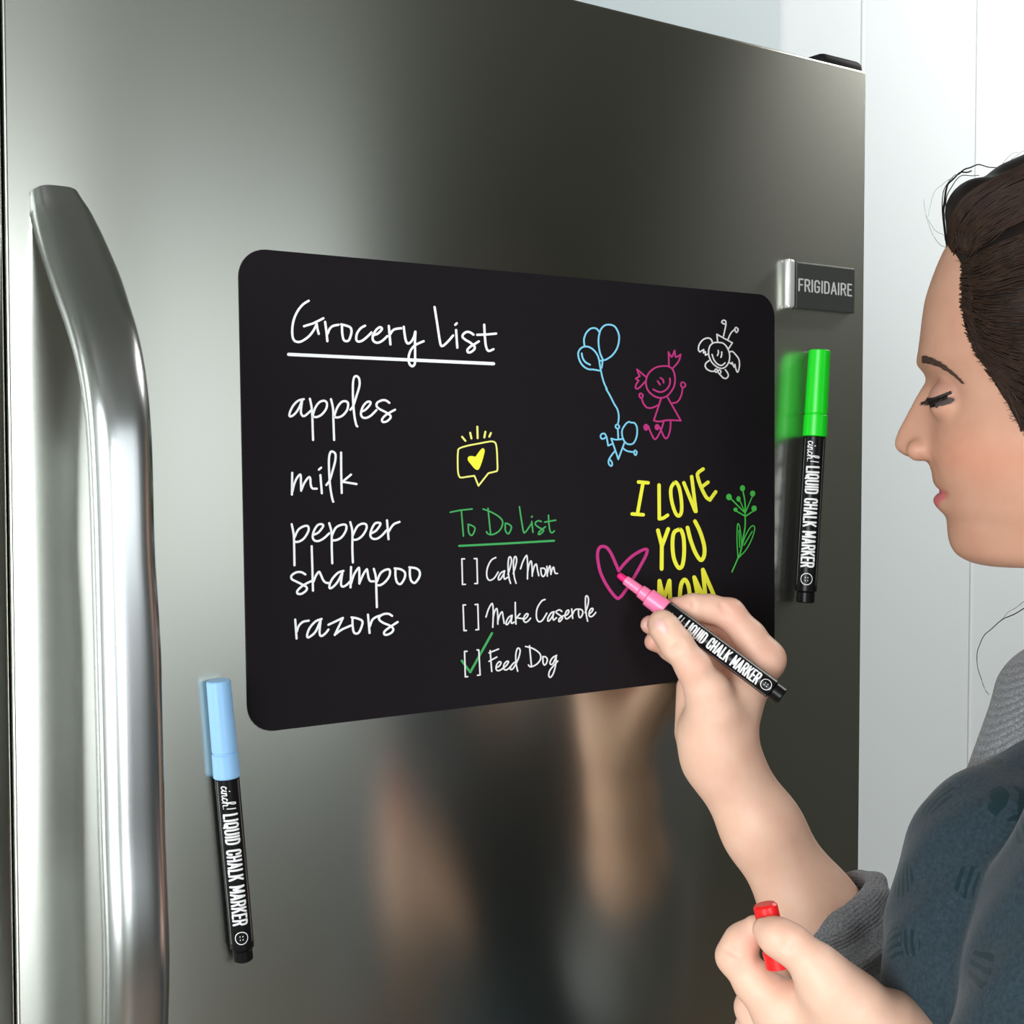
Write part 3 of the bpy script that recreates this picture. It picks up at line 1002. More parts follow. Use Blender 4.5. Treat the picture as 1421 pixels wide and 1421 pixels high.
def project_to(prims, pos, h, level=0.0, e=.0004):
    out = pos.copy()
    cell = np.floor(pos / .06).astype(int)
    u, inv = np.unique(cell, axis=0, return_inverse=True)
    inv = inv.ravel()
    for i, c in enumerate(u):
        m = inv == i
        ps = sub_prims(prims, (c + .5) * .06, .055)
        if not ps:
            continue
        P = pos[m]
        d = field(ps, P) - level
        g = grad(ps, P, e)
        n2 = (g * g).sum(1) + 1e-6
        st = -d / np.maximum(n2, .15)
        st = g * st[:, None]
        ln = np.linalg.norm(st, axis=1)
        st *= np.minimum(1, .8 * h / np.maximum(ln, 1e-9))[:, None]
        out[m] = P + st
    return out


def skin_mesh(name, prims, h, mat, parent=None, project=2):
    pos, faces = polygonise(prims, h, project)
    me = bpy.data.meshes.new(name)
    me.vertices.add(len(pos)); me.vertices.foreach_set('co', pos.ravel().astype(np.float32))
    nf = len(faces)
    me.loops.add(nf * 4); me.loops.foreach_set('vertex_index', faces.ravel().astype(np.int32))
    me.polygons.add(nf)
    me.polygons.foreach_set('loop_start', np.arange(0, nf * 4, 4, dtype=np.int32))
    me.polygons.foreach_set('loop_total', np.full(nf, 4, dtype=np.int32))
    me.update(calc_edges=True)
    me.validate()
    me.polygons.foreach_set('use_smooth', [True] * len(me.polygons))
    o = link(name, me, mat, parent)
    return o, pos


def cast(prims, px, py, d0=.5, d1=1.3):
    """first hit of the picture ray with a surface"""
    d = ray(px, py)
    ln = np.linalg.norm(d)
    t = d0
    for _ in range(300):
        P = (CAM + d * t)[None]
        v = field(prims, P)[0]
        if v < .00025:
            return P[0]
        t += max(v * .45, .0003) / ln
        if t > d1:
            return None
    return CAM + d * t


def cast_many(prims, pts, d0=.5, d1=1.3):
    D_ = np.array([ray(*p) for p in pts])
    ln = np.linalg.norm(D_, axis=1)
    t = np.full(len(D_), d0)
    for _ in range(220):
        v = field(prims, CAM + D_ * t[:, None])
        go = (v > .00025) & (t < d1)
        if not go.any():
            break
        t = np.where(go, t + np.maximum(v * .45, .0003) / ln, t)
    out = CAM + D_ * t[:, None]
    return [None if tt >= d1 else o for tt, o in zip(t, out)]


# ------------------------------------------------------------------ the head: measured in the plane of the face's profile
S0 = 0.80 / FPX
HC = at(1400, 560, 0.80)                      # reference point in the face's midplane
_d = unit(ray(1400, 560))
HL = -_d                                      # towards her left (the side we see)
HU = unit(CU - _d * (CU @ _d))
HF = unit(np.cross(HL, HU)) * -1.0            # the way she faces
if HF @ CR > 0:
    HF = -HF


def hp3(px, py, l=0.0):
    """profile-plane position (picture pixels) and lateral offset in metres -> world"""
    return HC + HF * (1400 - px) * S0 + HU * (560 - py) * S0 + HL * l


def to_head(P):
    q = P - HC
    return 1400 - (q @ HF) / S0, 560 - (q @ HU) / S0, q @ HL


PROFILE = np.array([(300, 1350), (350, 1322), (380, 1307), (409, 1294), (435, 1287.5), (461, 1283), (480, 1280), (496, 1277.5), (504, 1279), (512, 1285), (520, 1289),
                    (528, 1288), (537, 1282.5), (550, 1275), (570, 1265), (590, 1254.5), (603, 1249), (612, 1247), (620, 1249), (627, 1256), (632, 1266), (637, 1285), (641, 1292),
                    (645, 1294.5), (653, 1297), (664, 1298.5), (670, 1300.5), (675, 1304), (679.5, 1308.5), (682, 1309), (685.5, 1304), (690, 1300.3), (695, 1299.5), (701, 1302), (708, 1308),
                    (714, 1314), (722, 1317), (736, 1318), (748, 1319.5), (758, 1322.5), (768, 1328), (775, 1334), (782, 1343), (790, 1358), (810, 1400)])
BASE = np.array([(300, 1350), (350, 1322), (380, 1307), (409, 1294), (435, 1287.5), (461, 1283), (480, 1280), (492, 1280), (504, 1285), (515, 1290), (530, 1294), (560, 1297), (600, 1297.5),
                 (630, 1296), (645, 1297), (664, 1300), (676, 1303), (690, 1306), (703, 1309), (714, 1314), (722, 1317), (736, 1318), (748, 1319.5), (758, 1322.5), (768, 1328), (775, 1334), (782, 1343), (790, 1358), (810, 1400)])
WIDTH = np.array([(300, 140), (350, 152), (430, 166), (500, 168), (545, 166), (600, 163), (650, 152), (700, 138), (740, 122), (775, 104), (810, 80)])
WIDTH = catmull(WIDTH, 6)
BASE = catmull(BASE, 4)
PROFILE = catmull(PROFILE, 4)
NOSEW = np.array([(500, .011), (520, .0095), (545, .0085), (575, .0095), (600, .0115), (625, .0125), (640, .012)])
FC = 1512.0


def face_fn(P):
    px, py, l = to_head(P)
    al = np.abs(l)
    base = np.interp(py, BASE[:, 0], BASE[:, 1])
    prof = np.interp(py, PROFILE[:, 0], PROFILE[:, 1])
    w = np.interp(py, WIDTH[:, 0], WIDTH[:, 1]) * S0
    dl = base - prof
    nose = py < 643
    sg = np.interp(py, NOSEW[:, 0], NOSEW[:, 1])
    fall = np.where(nose, np.exp(-(al / sg) ** 2.0), np.exp(-(al / .0215) ** 4))
    add = dl * fall
    # eye sockets, and the cheek below them
    add = add - 9.0 * np.exp(-((al - .030) / .017) ** 2 - ((py - 541) / 24) ** 2)
    add = add + 3.5 * np.exp(-((al - .040) / .020) ** 2 - ((py - 612) / 36) ** 2)
    # brow ridge carried sideways
    add = add + 2.5 * np.exp(-((al - .026) / .018) ** 2 - ((py - 503) / 12) ** 2)
    # fold from the nose wing to the mouth corner
    fx = .0165 + (py - 615) / 70 * .0105
    add = add - 1.0 * np.exp(-((al - fx) / .0032) ** 2) * np.exp(-((py - 640) / 26) ** 2)
    # mouth corner
    add = add - 4.0 * np.exp(-((al - .0235) / .004) ** 2 - ((py - 683) / 5.0) ** 2)
    A = (FC - base + add) * S0
    f = (FC - px) * S0
    A = np.where(f > 0, A, .080)
    nn = 2.25
    q = (np.abs(f / A) ** nn + np.abs(l / w) ** nn) ** (1 / nn) + 1e-6
    rad = np.sqrt(f * f + l * l)
    d = (rad - rad / q) * .80
    top = (330 - py) * S0
    bot = (py - 785 + np.clip((px - 1350) * .04, 0, 5)) * S0
    d = -smin(-d, -top, .012)
    d = -smin(-d, -bot, .010)
    return d


AX = np.stack([HF, HU, HL])
EYE_PX, EYE_L, EYE_R = (1326.5, 554.0), .0305, .0122


def lid(upper, side):
    c = hp3(EYE_PX[0], EYE_PX[1], EYE_L * side)

    def f(P):
        px, py, l = to_head(P)
        d = np.sqrt(((P - c) ** 2).sum(1)) - EYE_R - .0006
        tilt = -np.clip(px - 1312, -20, 20) * .16
        cut = (py - 552.0 - tilt) * S0 if upper else (560.5 + tilt - py) * S0
        return -smin(-d, -cut, .0012)
    return Fn(f, c, EYE_R + .002, .0035)


head_prims = [Fn(face_fn, hp3(1480, 560), .165, .008),
              Ell(hp3(1517, 430), (215 * S0, 204 * S0, .0735), AX, .012)]
for sd in (1, -1):
    head_prims += [Ell(hp3(1281, 622, .0118 * sd), (.0068, .0064, .0056), AX, .0045)]      # nose wings
    head_prims += [Cut(Ell(hp3(1277, 634.5, .0062 * sd), (.0040, .0022, .0026), AX), .0015)]  # nostrils
    head_prims += [lid(True, sd), lid(False, sd)]
    head_prims += [Ell(hp3(1540, 590, .070 * sd), (.014, .030, .010), AX, .008)]
NECK0, NECK1 = hp3(1570, 690), hp3(1612, 1010) - HL * .02
head_prims += [Cone(NECK0, NECK1, .052, .054, .02)]

# ------------------------------------------------------------------ torso and limbs
TC = hp3(1640, 1120) - HL * .03              # middle of the chest
TF = unit(HF * .9 + np.array([0.0, .25, 0.0])); TF[2] = 0; TF = unit(TF)
TLs = unit(np.cross(np.array([0, 0, 1.0]), TF))            # her left
if TLs @ HL < 0:
    TLs = -TLs
Z = np.array([0, 0, 1.0])
SH_R = TC - TLs * .155 + Z * .045
SH_L = TC + TLs * .150 + Z * .045
torso_prims = [Cone(NECK1, TC, .054, .085, .03),
               Cone(SH_R, SH_L, .046, .046, .03),
               Ell(TC - Z * .06, (.100, .155, .17), np.stack([TF, TLs, Z]), .03),
               Ell(TC - Z * .26, (.090, .125, .16), np.stack([TF, TLs, Z]), .04)]

# right (writing) arm
W_R = at(1001, 1052, .940)
EL_R = at(1252, 1492, .930)
armR = [Cone(at(992, 1015, .938), W_R, .0245, .0243, .010), Cone(W_R, at(1058, 1150, .94), .0243, .0262, .012), Cone(at(1058, 1150, .94), at(1130, 1270, .94), .0258, .0300, .012), Cone(at(1130, 1270, .94), EL_R, .0300, .036, .02), Cone(EL_R, SH_R, .038, .046, .02)]
# left arm, forearm leaving the picture at the lower right
W_L = at(1240, 1462, .735)
EL_L = at(1420, 1790, .66)
armL = [Cone(W_L, at(1310, 1560, .71), .0262, .032, .012), Cone(at(1310, 1560, .71), EL_L, .032, .038, .02), Cone(EL_L, SH_L, .040, .047, .02)]


def chain(pts, rad, k=.004, flat=None):
    return [Cone(pts[i], pts[i + 1], rad[i], rad[i + 1], k, flat) for i in range(len(pts) - 1)]


# writing hand -----------------------------------------------------
mcp_i, mcp_m, mcp_r, mcp_p = at(1063, 914, .948), at(1052, 912, .970), at(1036, 925, .982), at(1018, 945, .986)
palmR = Union([
    Cone(at(997, 1045, .938), at(1046, 935, .946), .0200, .0128, .008),
    Cone(at(997, 1045, .940), mcp_m, .0190, .0125, .008),
    Cone(at(997, 1045, .945), mcp_r, .0185, .0120, .008),
    Cone(at(985, 1040, .948), mcp_p, .0180, .0115, .008),
    Cone(at(962, 955, .972), at(966, 1015, .955), .0120, .0150, .006),     # heel of the palm
    Cone(at(990, 1020, .932), at(986, 960, .922), .0200, .0140, .010),     # thenar mound
    Cone(at(1000, 985, .930), at(1047, 945, .944), .0150, .0100, .008),    # web below the pen
    Cone(mcp_i, mcp_p, .0120, .0100, .008)], .008)
idxR = Union(chain([at(1062, 916, .947), at(1040, 884, .950), at(1012, 852, .953), at(985, 844.5, .953), at(962, 842.5, .9515), at(937, 843, .949)], [.0132, .0112, .0106, .0094, .0089, .0072], .004), .007)
midR = Union(chain([mcp_m, at(1002, 868, .975), at(950, 874, .972), at(902, 867, .9545)], [.0115, .0102, .0090, .0066], .004), .005)
rngR = Union(chain([mcp_r, at(992, 897, .980), at(948, 902, .975), at(907, 890.5, .9625)], [.0108, .0096, .0086, .0066], .004), .005)
pnkR = Union(chain([mcp_p, at(985, 925, .984), at(955, 922, .976), at(928, 905, .970)], [.0098, .0085, .0074, .0060], .004), .005)
thbR = Union(chain([at(990, 985, .926), at(963, 927, .918), at(938, 893, .9185), at(922, 871, .9215), at(917.5, 864, .9235)], [.0160, .0113, .0104, .0098, .0084], .005), .007)
handR = [palmR, idxR, midR, rngR, pnkR, thbR]

# left hand pinching the red cap ----------------------------------
D = .735
palmL = Union([
    Cone(W_L, at(1092, 1420, D + .012), .0250, .0150, .014),
    Cone(W_L, at(1108, 1440, D + .03), .0240, .0150, .014),
    Cone(W_L, at(1120, 1462, D + .045), .0225, .0140, .014),
    Cone(at(1215, 1430, D - .008), at(1150, 1372, D - .014), .0220, .0145, .014),
    Cone(at(1160, 1400, D), at(1085, 1398, D + .012), .0165, .0130, .012)], .012)
idxL = Union(chain([at(1088, 1408, D + .013), at(1048, 1365, D + .018), at(1020, 1327, D + .020), at(1030, 1306, D + .020), at(1047, 1287, D + .018)], [.0132, .0108, .0098, .0090, .0066], .005), .008)
midL = Union(chain([at(1104, 1440, D + .032), at(1058, 1420, D + .040), at(1046, 1398, D + .042), at(1062, 1372, D + .034), at(1078, 1350, D + .028)], [.0132, .0112, .0100, .0092, .0072], .005), .006)
rngL = Union(chain([at(1118, 1462, D + .046), at(1056, 1450, D + .056), at(1046, 1428, D + .058), at(1078, 1400, D + .046)], [.0125, .0108, .0098, .0076], .005), .006)
pnkL = Union(chain([at(1138, 1486, D + .056), at(1076, 1480, D + .068), at(1068, 1460, D + .068), at(1096, 1432, D + .058)], [.0112, .0092, .0084, .0068], .005), .006)
thbL = Union(chain([at(1172, 1392, D - .010), at(1131, 1339, D - .013), at(1098, 1311, D - .011), at(1077, 1299, D - .008), at(1062, 1289.5, D - .003)], [.0168, .0110, .0101, .0094, .0068], .005), .012)
handL = [palmL, idxL, midL, rngL, pnkL, thbL]

# what the hands hold, and the board they touch, press into the skin rather than pass through it
RC0, RC1 = at(1061, 1254, D + .004), at(1082, 1342, D + .002)
contacts = [Cut(Cone(tip + pax * g(52), tail + pax * .01, PR + .0004, PR + .0004), .0012), Cut(Cone(tip, tip + pax * g(52), .0052, .0052), .0012),
            Cut(Cone(RC0 - .004 * unit(RC1 - RC0), RC1, .0074, .0074), .0012),
            Cut(Fn(lambda P: -.0022 - P[:, 1], np.array([.66, 0, 1.33]), .09, .001), .001)]
_raw = armR + handR + armL + handL


def crease(p, q, r=.0011):
    A_, B_ = cast(_raw, *p), cast(_raw, *q)
    if A_ is None or B_ is None:
        return []
    m_ = cast(_raw, (p[0] + q[0]) / 2, (p[1] + q[1]) / 2)
    o_ = unit(CAM - m_) * .0006
    return [Cut(Cone(A_ + o_, m_ + o_, r, r), .0022), Cut(Cone(m_ + o_, B_ + o_, r, r), .0022)]


for p_, q_ in (((931, 904), (945, 892)), ((935, 910), (950, 897)), ((1006, 840), (1013, 857)), ((1000, 838), (1007, 856)), ((962, 833), (964, 846)),
               ((1096, 1300), (1086, 1316)), ((1102, 1304), (1092, 1321)), ((1008, 1316), (1024, 1326))):
    contacts += crease(p_, q_)
BODY = head_prims + torso_prims + armR + handR + armL + handL + contacts


def skin_material():
    m = material('skin', srgb(222, 172, 145), .48, spec=.35)
    n, l, b = nodes(m)
    b.inputs['Subsurface Weight'].default_value = .12
    b.inputs['Subsurface Radius'].default_value = (.010, .004, .002)
    b.inputs['Subsurface Scale'].default_value = .5
    at_ = n.new('ShaderNodeAttribute'); at_.attribute_name = 'tint'
    no = n.new('ShaderNodeTexNoise'); no.inputs['Scale'].default_value = 55; no.inputs['Detail'].default_value = 4
    tc = n.new('ShaderNodeTexCoord')
    l.new(tc.outputs['Object'], no.inputs['Vector'])
    mx = n.new('ShaderNodeMix'); mx.data_type = 'RGBA'; mx.blend_type = 'MULTIPLY'
    cr = n.new('ShaderNodeValToRGB')
    cr.color_ramp.elements[0].position = .3; cr.color_ramp.elements[0].color = (.94, .88, .86, 1)
    cr.color_ramp.elements[1].position = .7; cr.color_ramp.elements[1].color = (1, 1, 1, 1)
    l.new(no.outputs['Fac'], cr.inputs['Fac'])
    mx.inputs['Factor'].default_value = 1
    l.new(at_.outputs['Color'], mx.inputs['A']); l.new(cr.outputs['Color'], mx.inputs['B'])
    l.new(mx.outputs['Result'], b.inputs['Base Color'])
    n2 = n.new('ShaderNodeTexNoise'); n2.inputs['Scale'].default_value = 900
    l.new(tc.outputs['Object'], n2.inputs['Vector'])
    bp = n.new('ShaderNodeBump'); bp.inputs['Strength'].default_value = .06; bp.inputs['Distance'].default_value = .0004
    l.new(n2.outputs['Fac'], bp.inputs['Height']); l.new(bp.outputs['Normal'], b.inputs['Normal'])
    return m


M_SKIN = skin_material()
person, bpos = skin_mesh('person', BODY, .0017, M_SKIN)
tag(person, 'woman with dark pinned-up hair writing on the black board in profile', 'person')
# colour of the skin itself: lips, eyelids, knuckles and fingertips
px, py, l_ = to_head(bpos)
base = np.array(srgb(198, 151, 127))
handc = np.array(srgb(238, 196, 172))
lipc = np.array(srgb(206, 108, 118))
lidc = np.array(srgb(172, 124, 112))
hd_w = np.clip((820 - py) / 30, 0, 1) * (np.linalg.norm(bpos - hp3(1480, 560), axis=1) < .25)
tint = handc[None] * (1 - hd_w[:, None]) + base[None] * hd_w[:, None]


def mixin(mask, col):
    global tint
    tint = tint * (1 - mask[:, None]) + np.asarray(col)[None] * mask[:, None]


ss = lambda x: np.clip(x, 0, 1) ** 2 * (3 - 2 * np.clip(x, 0, 1))
front = hd_w * (px < 1345)
al = np.abs(l_)
up_edge = 668.5 + (al / .024) ** 2 * 12
lo_edge = 708.5 - (al / .024) ** 2 * 22
mixin(front * ss((py - up_edge) / 4 + .5) * ss((lo_edge - py) / 4 + .5) * ss((.0245 - al) / .002) * .9, lipc)
mixin(hd_w * (px < 1350) * np.exp(-((al - .031) / .014) ** 4 - ((py - 541) / 15) ** 4) * .75, lidc)
mixin(hd_w * np.exp(-((al - .045) / .022) ** 2 - ((py - 628) / 34) ** 2) * .35 * (px < 1420), srgb(226, 150, 124))
pinkc = np.array(srgb(232, 158, 140))
for c_, r_ in [(at(1063, 914, .945), .014), (at(1013, 848, .948), .012), (at(897, 867, .952), .012), (at(903, 890, .96), .012), (at(937, 843, .945), .010), (at(1008, 885, .96), .018),
               (at(960, 925, .915), .010), (at(1020, 1325, D), .012), (at(1098, 1310, D - .012), .010), (at(1062, 1289, D), .010)]:
    mixin(np.exp(-((bpos - c_) ** 2).sum(1) / r_ ** 2) * .45, pinkc)
ca = person.data.color_attributes.new('tint', 'FLOAT_COLOR', 'POINT')
if len(person.data.vertices) == len(bpos):
    ca.data.foreach_set('color', np.concatenate([tint, np.ones((len(tint), 1))], 1).astype(np.float32).ravel())

# eyes
M_EYE = material('shaded_eye_white', (.07, .055, .05), .6, spec=.08)  # sclera colour darkened to paint in the shade under the lids
M_IRIS = material('dark_iris', (.020, .013, .010), .45, spec=.2)
for sd in (1, -1):
    c = hp3(EYE_PX[0], EYE_PX[1], EYE_L * sd)
    bm = bmesh.new()
    bmesh.ops.create_uvsphere(bm, u_segments=32, v_segments=24, radius=EYE_R)
    gaze = unit(HF - HU * .28)
    q = Vector(gaze).to_track_quat('Z', 'Y').to_matrix().to_4x4()
    for f in bm.faces:
        if f.calc_center_median().z > EYE_R * .70:
            f.material_index = 1
    bmesh.ops.transform(bm, matrix=Matrix.Translation(Vector(c)) @ q, verts=bm.verts)
    bm_obj('eye', bm, [M_EYE, M_IRIS], person, True)


# ------------------------------------------------------------------ hair
def tube(V, Fs, P, r0, r1, seg=4):
    P = np.asarray(P)
    n = len(P)
    T = np.gradient(P, axis=0)
    b0 = len(V)
    ref = unit(np.array([.31, .52, .79]))
    for i in range(n):
        t = unit(T[i] + 1e-12)
        a = unit(np.cross(t, ref)); b = np.cross(t, a)
        r = r0 + (r1 - r0) * i / (n - 1)
        for k in range(seg):
            an = 2 * math.pi * k / seg
            V.append(P[i] + (a * math.cos(an) + b * math.sin(an)) * r)
    for i in range(n - 1):
        for k in range(seg):
            k2 = (k + 1) % seg
            Fs.append((b0 + i * seg + k, b0 + i * seg + k2, b0 + (i + 1) * seg + k2, b0 + (i + 1) * seg + k))


def hair_material(name, c1, c2):
    m = material(name, c1,  .45, spec=.18)
    n, l, b = nodes(m)
    tc = n.new('ShaderNodeTexCoord')
    no = n.new('ShaderNodeTexNoise'); no.inputs['Scale'].default_value = 140; no.inputs['Detail'].default_value = 4
    l.new(tc.outputs['Object'], no.inputs['Vector'])
    mx = n.new('ShaderNodeMix'); mx.data_type = 'RGBA'
    mx.inputs['A'].default_value = (*c1, 1); mx.inputs['B'].default_value = (*c2, 1)
    l.new(no.outputs['Fac'], mx.inputs['Factor']); l.new(mx.outputs['Result'], b.inputs['Base Color'])
    return m


M_HAIR = hair_material('dark_brown_hair', srgb(16, 11, 9), srgb(32, 23, 19))
M_HAIR2 = hair_material('brown_hair_strands', srgb(28, 20, 16), srgb(62, 44, 35))
HAIRLINE = np.array([(1305, 300), (1330, 352), (1342, 376), (1341, 415), (1345, 455), (1358, 490), (1380, 525), (1402, 560), (1420, 600), (1440, 622), (1575, 655), (1600, 720), (1625, 790)])


def hairline_px(py):
    return np.interp(py, HAIRLINE[:, 1], HAIRLINE[:, 0])


core = head_prims[:2]


def cap_fn(P):
    px, py, l = to_head(P)
    edge = hairline_px(py)
    dep = np.clip((px - edge + 6) * S0 / .024, 0, 1)
    d = field(core, P) + .0030 - .0125 * dep ** .6 - .0010 * dep * np.sin(px * .05 + py * .09)
    reg = (edge - 8 - px) * S0 * .75
    low = (py - 770) * S0
    reg = np.maximum(reg, low)
    reg = np.maximum(reg, (1 - np.sqrt(((px - 1538) / 44) ** 2 + ((py - 606) / 66) ** 2)) * 44 * S0)   # the ear stays clear
    return -smin(-d, -reg, .004)


hair_prims = [Fn(cap_fn, hp3(1530, 450), .175, .010)]
# rolled front section swept back over the crown
for (p, q, ra, rb) in (((1364, 304, .030), (1455, 318, .048), .0190, .0200), ((1363, 302, 0.0), (1455, 292, 0), .0192, .0215), ((1364, 304, -.030), (1455, 318, -.048), .0190, .0200),
                       ((1405, 277, .018), (1500, 265, .02), .0150, .0200), ((1405, 277, -.018), (1500, 265, -.02), .0150, .0200), ((1372, 342, .036), (1470, 372, .060), .0125, .0170),
                       ((1372, 342, -.036), (1470, 372, -.060), .0125, .0170)):
    hair_prims.append(Cone(hp3(*p), hp3(*q), ra, rb, .008))
# twist at the back of the head
hair_prims.append(Ell(hp3(1735, 470), (.045, .055, .050), AX, .02))
hair, hpos = skin_mesh('hair', hair_prims, .0024, M_HAIR, person)
hair['label'] = 'dark brown pinned-up hair'
# combed strands lying on the hair
V, Fs = [], []
GUIDES = [
    [(1340, 372), (1372, 366), (1408, 352), (1450, 345), (1540, 352), (1640, 385), (1725, 430)],
    [(1341, 395), (1368, 396), (1402, 388), (1450, 380), (1540, 385), (1640, 415), (1728, 450)],
    [(1341, 420), (1364, 432), (1400, 436), (1450, 430), (1540, 428), (1640, 445), (1730, 465)],
    [(1345, 452), (1366, 472), (1400, 486), (1450, 490), (1540, 482), (1640, 480), (1730, 480)],
    [(1356, 488), (1378, 510), (1412, 532), (1455, 545), (1540, 528), (1640, 510), (1728, 495)],
    [(1378, 522), (1396, 546), (1422, 572), (1452, 580), (1500, 575)],
    [(1400, 556), (1412, 585), (1424, 604), (1440, 612), (1462, 612)]]
ROLL_G = [
    [(1322, 346), (1326, 318), (1348, 285), (1395, 258), (1460, 238), (1560, 235), (1660, 310), (1722, 410)],
    [(1330, 352), (1342, 325), (1370, 298), (1415, 275), (1470, 258), (1560, 262), (1655, 330), (1722, 420)],
    [(1342, 356), (1358, 335), (1388, 315), (1430, 298), (1480, 285), (1565, 290), (1655, 345), (1724, 425)],
    [(1352, 362), (1376, 350), (1405, 336), (1445, 322), (1490, 312), (1565, 318), (1650, 362), (1725, 430)]]


paths, lifts, radii_ = [], [], []
for G, cnt in ((GUIDES, 280), (ROLL_G, 160)):
    Ga = []
    for g_ in G:
        f_ = catmull(g_, 12)
        Ga.append(f_[np.linspace(0, len(f_) - 1, 8).astype(int)])
    Ga = np.array(Ga)
    for _ in range(cnt):
        u = rng.uniform(0, len(G) - 1)
        i = min(int(u), len(G) - 2)
        p = Ga[i] * (1 - u + i) + Ga[i + 1] * (u - i)
        p = p + rng.normal(0, 2.2, p.shape)
        p[0] += [rng.uniform(-5, 12), rng.uniform(-4, 4)]
        paths.append(catmull(p, 4)); lifts.append(.0004 + rng.uniform(0, .0009)); radii_.append(rng.uniform(.00025, .0006))
for side in (1, -1):
    # from the side of the head straight onto the hair, all strands together
    allp = np.concatenate(paths)
    lf = np.concatenate([np.full(len(p), l0) for p, l0 in zip(paths, lifts)])
    O = HC + HF * ((1400 - allp[:, :1]) * S0) + HU * ((560 - allp[:, 1:]) * S0) + HL * .15 * side
    t = np.zeros(len(O))
    for _ in range(90):
        v = field(hair_prims, O - HL * side * t[:, None]) - lf
        go = (v > 0) & (t < .16)
        if not go.any():
            break
        t = np.where(go, t + np.maximum(v, .0004) * .8, t)
    hit = t < .16
    Q = O - HL * side * t[:, None]
    k = 0
    for p, r_ in zip(paths, radii_):
        n_ = len(p)
        pts = []
        for q, h_ in zip(Q[k:k + n_], hit[k:k + n_]):
            if h_:
                if pts and np.linalg.norm(q - pts[-1]) > .03:
                    break
                pts.append(q)
            elif pts:
                break
        if len(pts) > 4:
            tube(V, Fs, pts, r_, .00025)
        k += n_
# soft baby hairs along the temple
roots, ends = [], []
for _ in range(420):
    yy = rng.uniform(360, 615)
    xx = hairline_px(yy)
    roots.append((xx - rng.uniform(-4, 13) * rng.uniform(0, 1), yy)); ends.append((xx + 14, yy + rng.uniform(-12, 10)))
for a, b in zip(cast_many(head_prims, roots), cast_many(head_prims, ends)):
    if a is None or b is None:
        continue
    pts = [a, (a + b) / 2 + HL * .0012, b + HL * .002]
    tube(V, Fs, catmull(pts, 3), .00010, .00022)
mesh_obj('hair_strands', V, Fs, M_HAIR2, person, True)['label'] = 'lighter brown combed strands'
# flyaway wisps round the forehead and at the neck
V, Fs = [], []
for (pts, r) in (([(1322, 350), (1317, 320), (1316, 285), (1322, 258), (1336, 245), (1352, 242)], .0008), ([(1336, 245), (1352, 236), (1370, 237), (1392, 244)], .0005),
                 ([(1321, 335), (1314, 300), (1317, 262), (1332, 246)], .0004), ([(1328, 330), (1319, 300), (1322, 268), (1340, 248), (1362, 250)], .0004),
                 ([(1324, 346), (1310, 338), (1300, 322), (1293, 300)], .00015), ([(1321, 330), (1304, 318), (1292, 296), (1290, 276)], .00012),
                 ([(1330, 250), (1312, 258), (1300, 276), (1296, 300)], .00012), ([(1390, 242), (1398, 228), (1412, 222)], .00015), ([(1400, 236), (1410, 226), (1424, 221)], .00015)):
    tube(V, Fs, [hp3(a, b, .012 + .003 * math.sin(i)) for i, (a, b) in enumerate(catmull(pts, 5))], r, r * .5, 5)
mesh_obj('hair_wisps', V, Fs, M_HAIR, person, True)['label'] = 'thin flyaway wisps'
V, Fs = [], []
for (pts, r) in (([(1440, 834), (1421, 842), (1396, 856), (1374, 874), (1362, 893), (1358, 915), (1364, 945), (1374, 965)], .00035),
                 ([(1436, 826), (1421, 832), (1402, 846), (1390, 858)], .00018)):
    tube(V, Fs, [hp3(a, b, .012 + .003 * math.sin(i)) for i, (a, b) in enumerate(catmull(pts, 5))], r, r * .5, 5)
# the neck wisp hangs from the hair behind the ear
tube(V, Fs, [hp3(a, b, .02) for a, b in catmull([(1520, 690), (1500, 760), (1470, 815), (1440, 834)], 5)], .0006, .00035, 5)
mesh_obj('loose_lock', V, Fs, M_HAIR, person, True)['label'] = 'loose lock hanging behind the jaw'

# brows and lashes, laid on the face
M_BROW = material('brow_hair', srgb(70, 50, 38), .7)
M_LASH = material('black_lashes', srgb(24, 18, 18), .6)
V, Fs = [], []
BR = np.array([(1276, 499), (1283, 499.5), (1292, 501), (1303, 505.5), (1314, 512), (1325, 521), (1335, 530)], float)
BRW = [9.0, 9.0, 8.0, 6.5, 5.2, 3.6, 1.6]
brow_a, brow_b = [], []
for _ in range(230):
    u = rng.uniform(0, 5.8)
    i = int(u)
    c = BR[i] * (1 - u + i) + BR[min(i + 1, 6)] * (u - i)
    w = BRW[i] * (1 - u + i) + BRW[min(i + 1, 6)] * (u - i)
    a = c + [0, rng.uniform(-.5, .5) * w]
    tg = BR[min(i + 1, 6)] - BR[i]
    b = a + unit(tg) * rng.uniform(5, 9) + [0, rng.uniform(-2.2, .8)]
    brow_a.append((max(a[0], 1279.5), a[1])); brow_b.append((max(b[0], 1279.5), b[1]))
for A_, B_ in zip(cast_many(head_prims, brow_a), cast_many(head_prims, brow_b)):
    if A_ is None or B_ is None:
        continue
    tube(V, Fs, [A_, (A_ + B_) / 2 + HL * .0006 + HF * .0004, B_ + HL * .0004], .00030, .00014)
mesh_obj('eyebrow', [v - HL * 2 * ((v - HC) @ HL) for v in V], [f[::-1] for f in Fs], M_BROW, person, True)
mesh_obj('eyebrow', V, Fs, M_BROW, person, True)
LID = np.array([(1297, 553.5), (1303, 556), (1312, 557.5), (1322, 556), (1331, 551)], float)
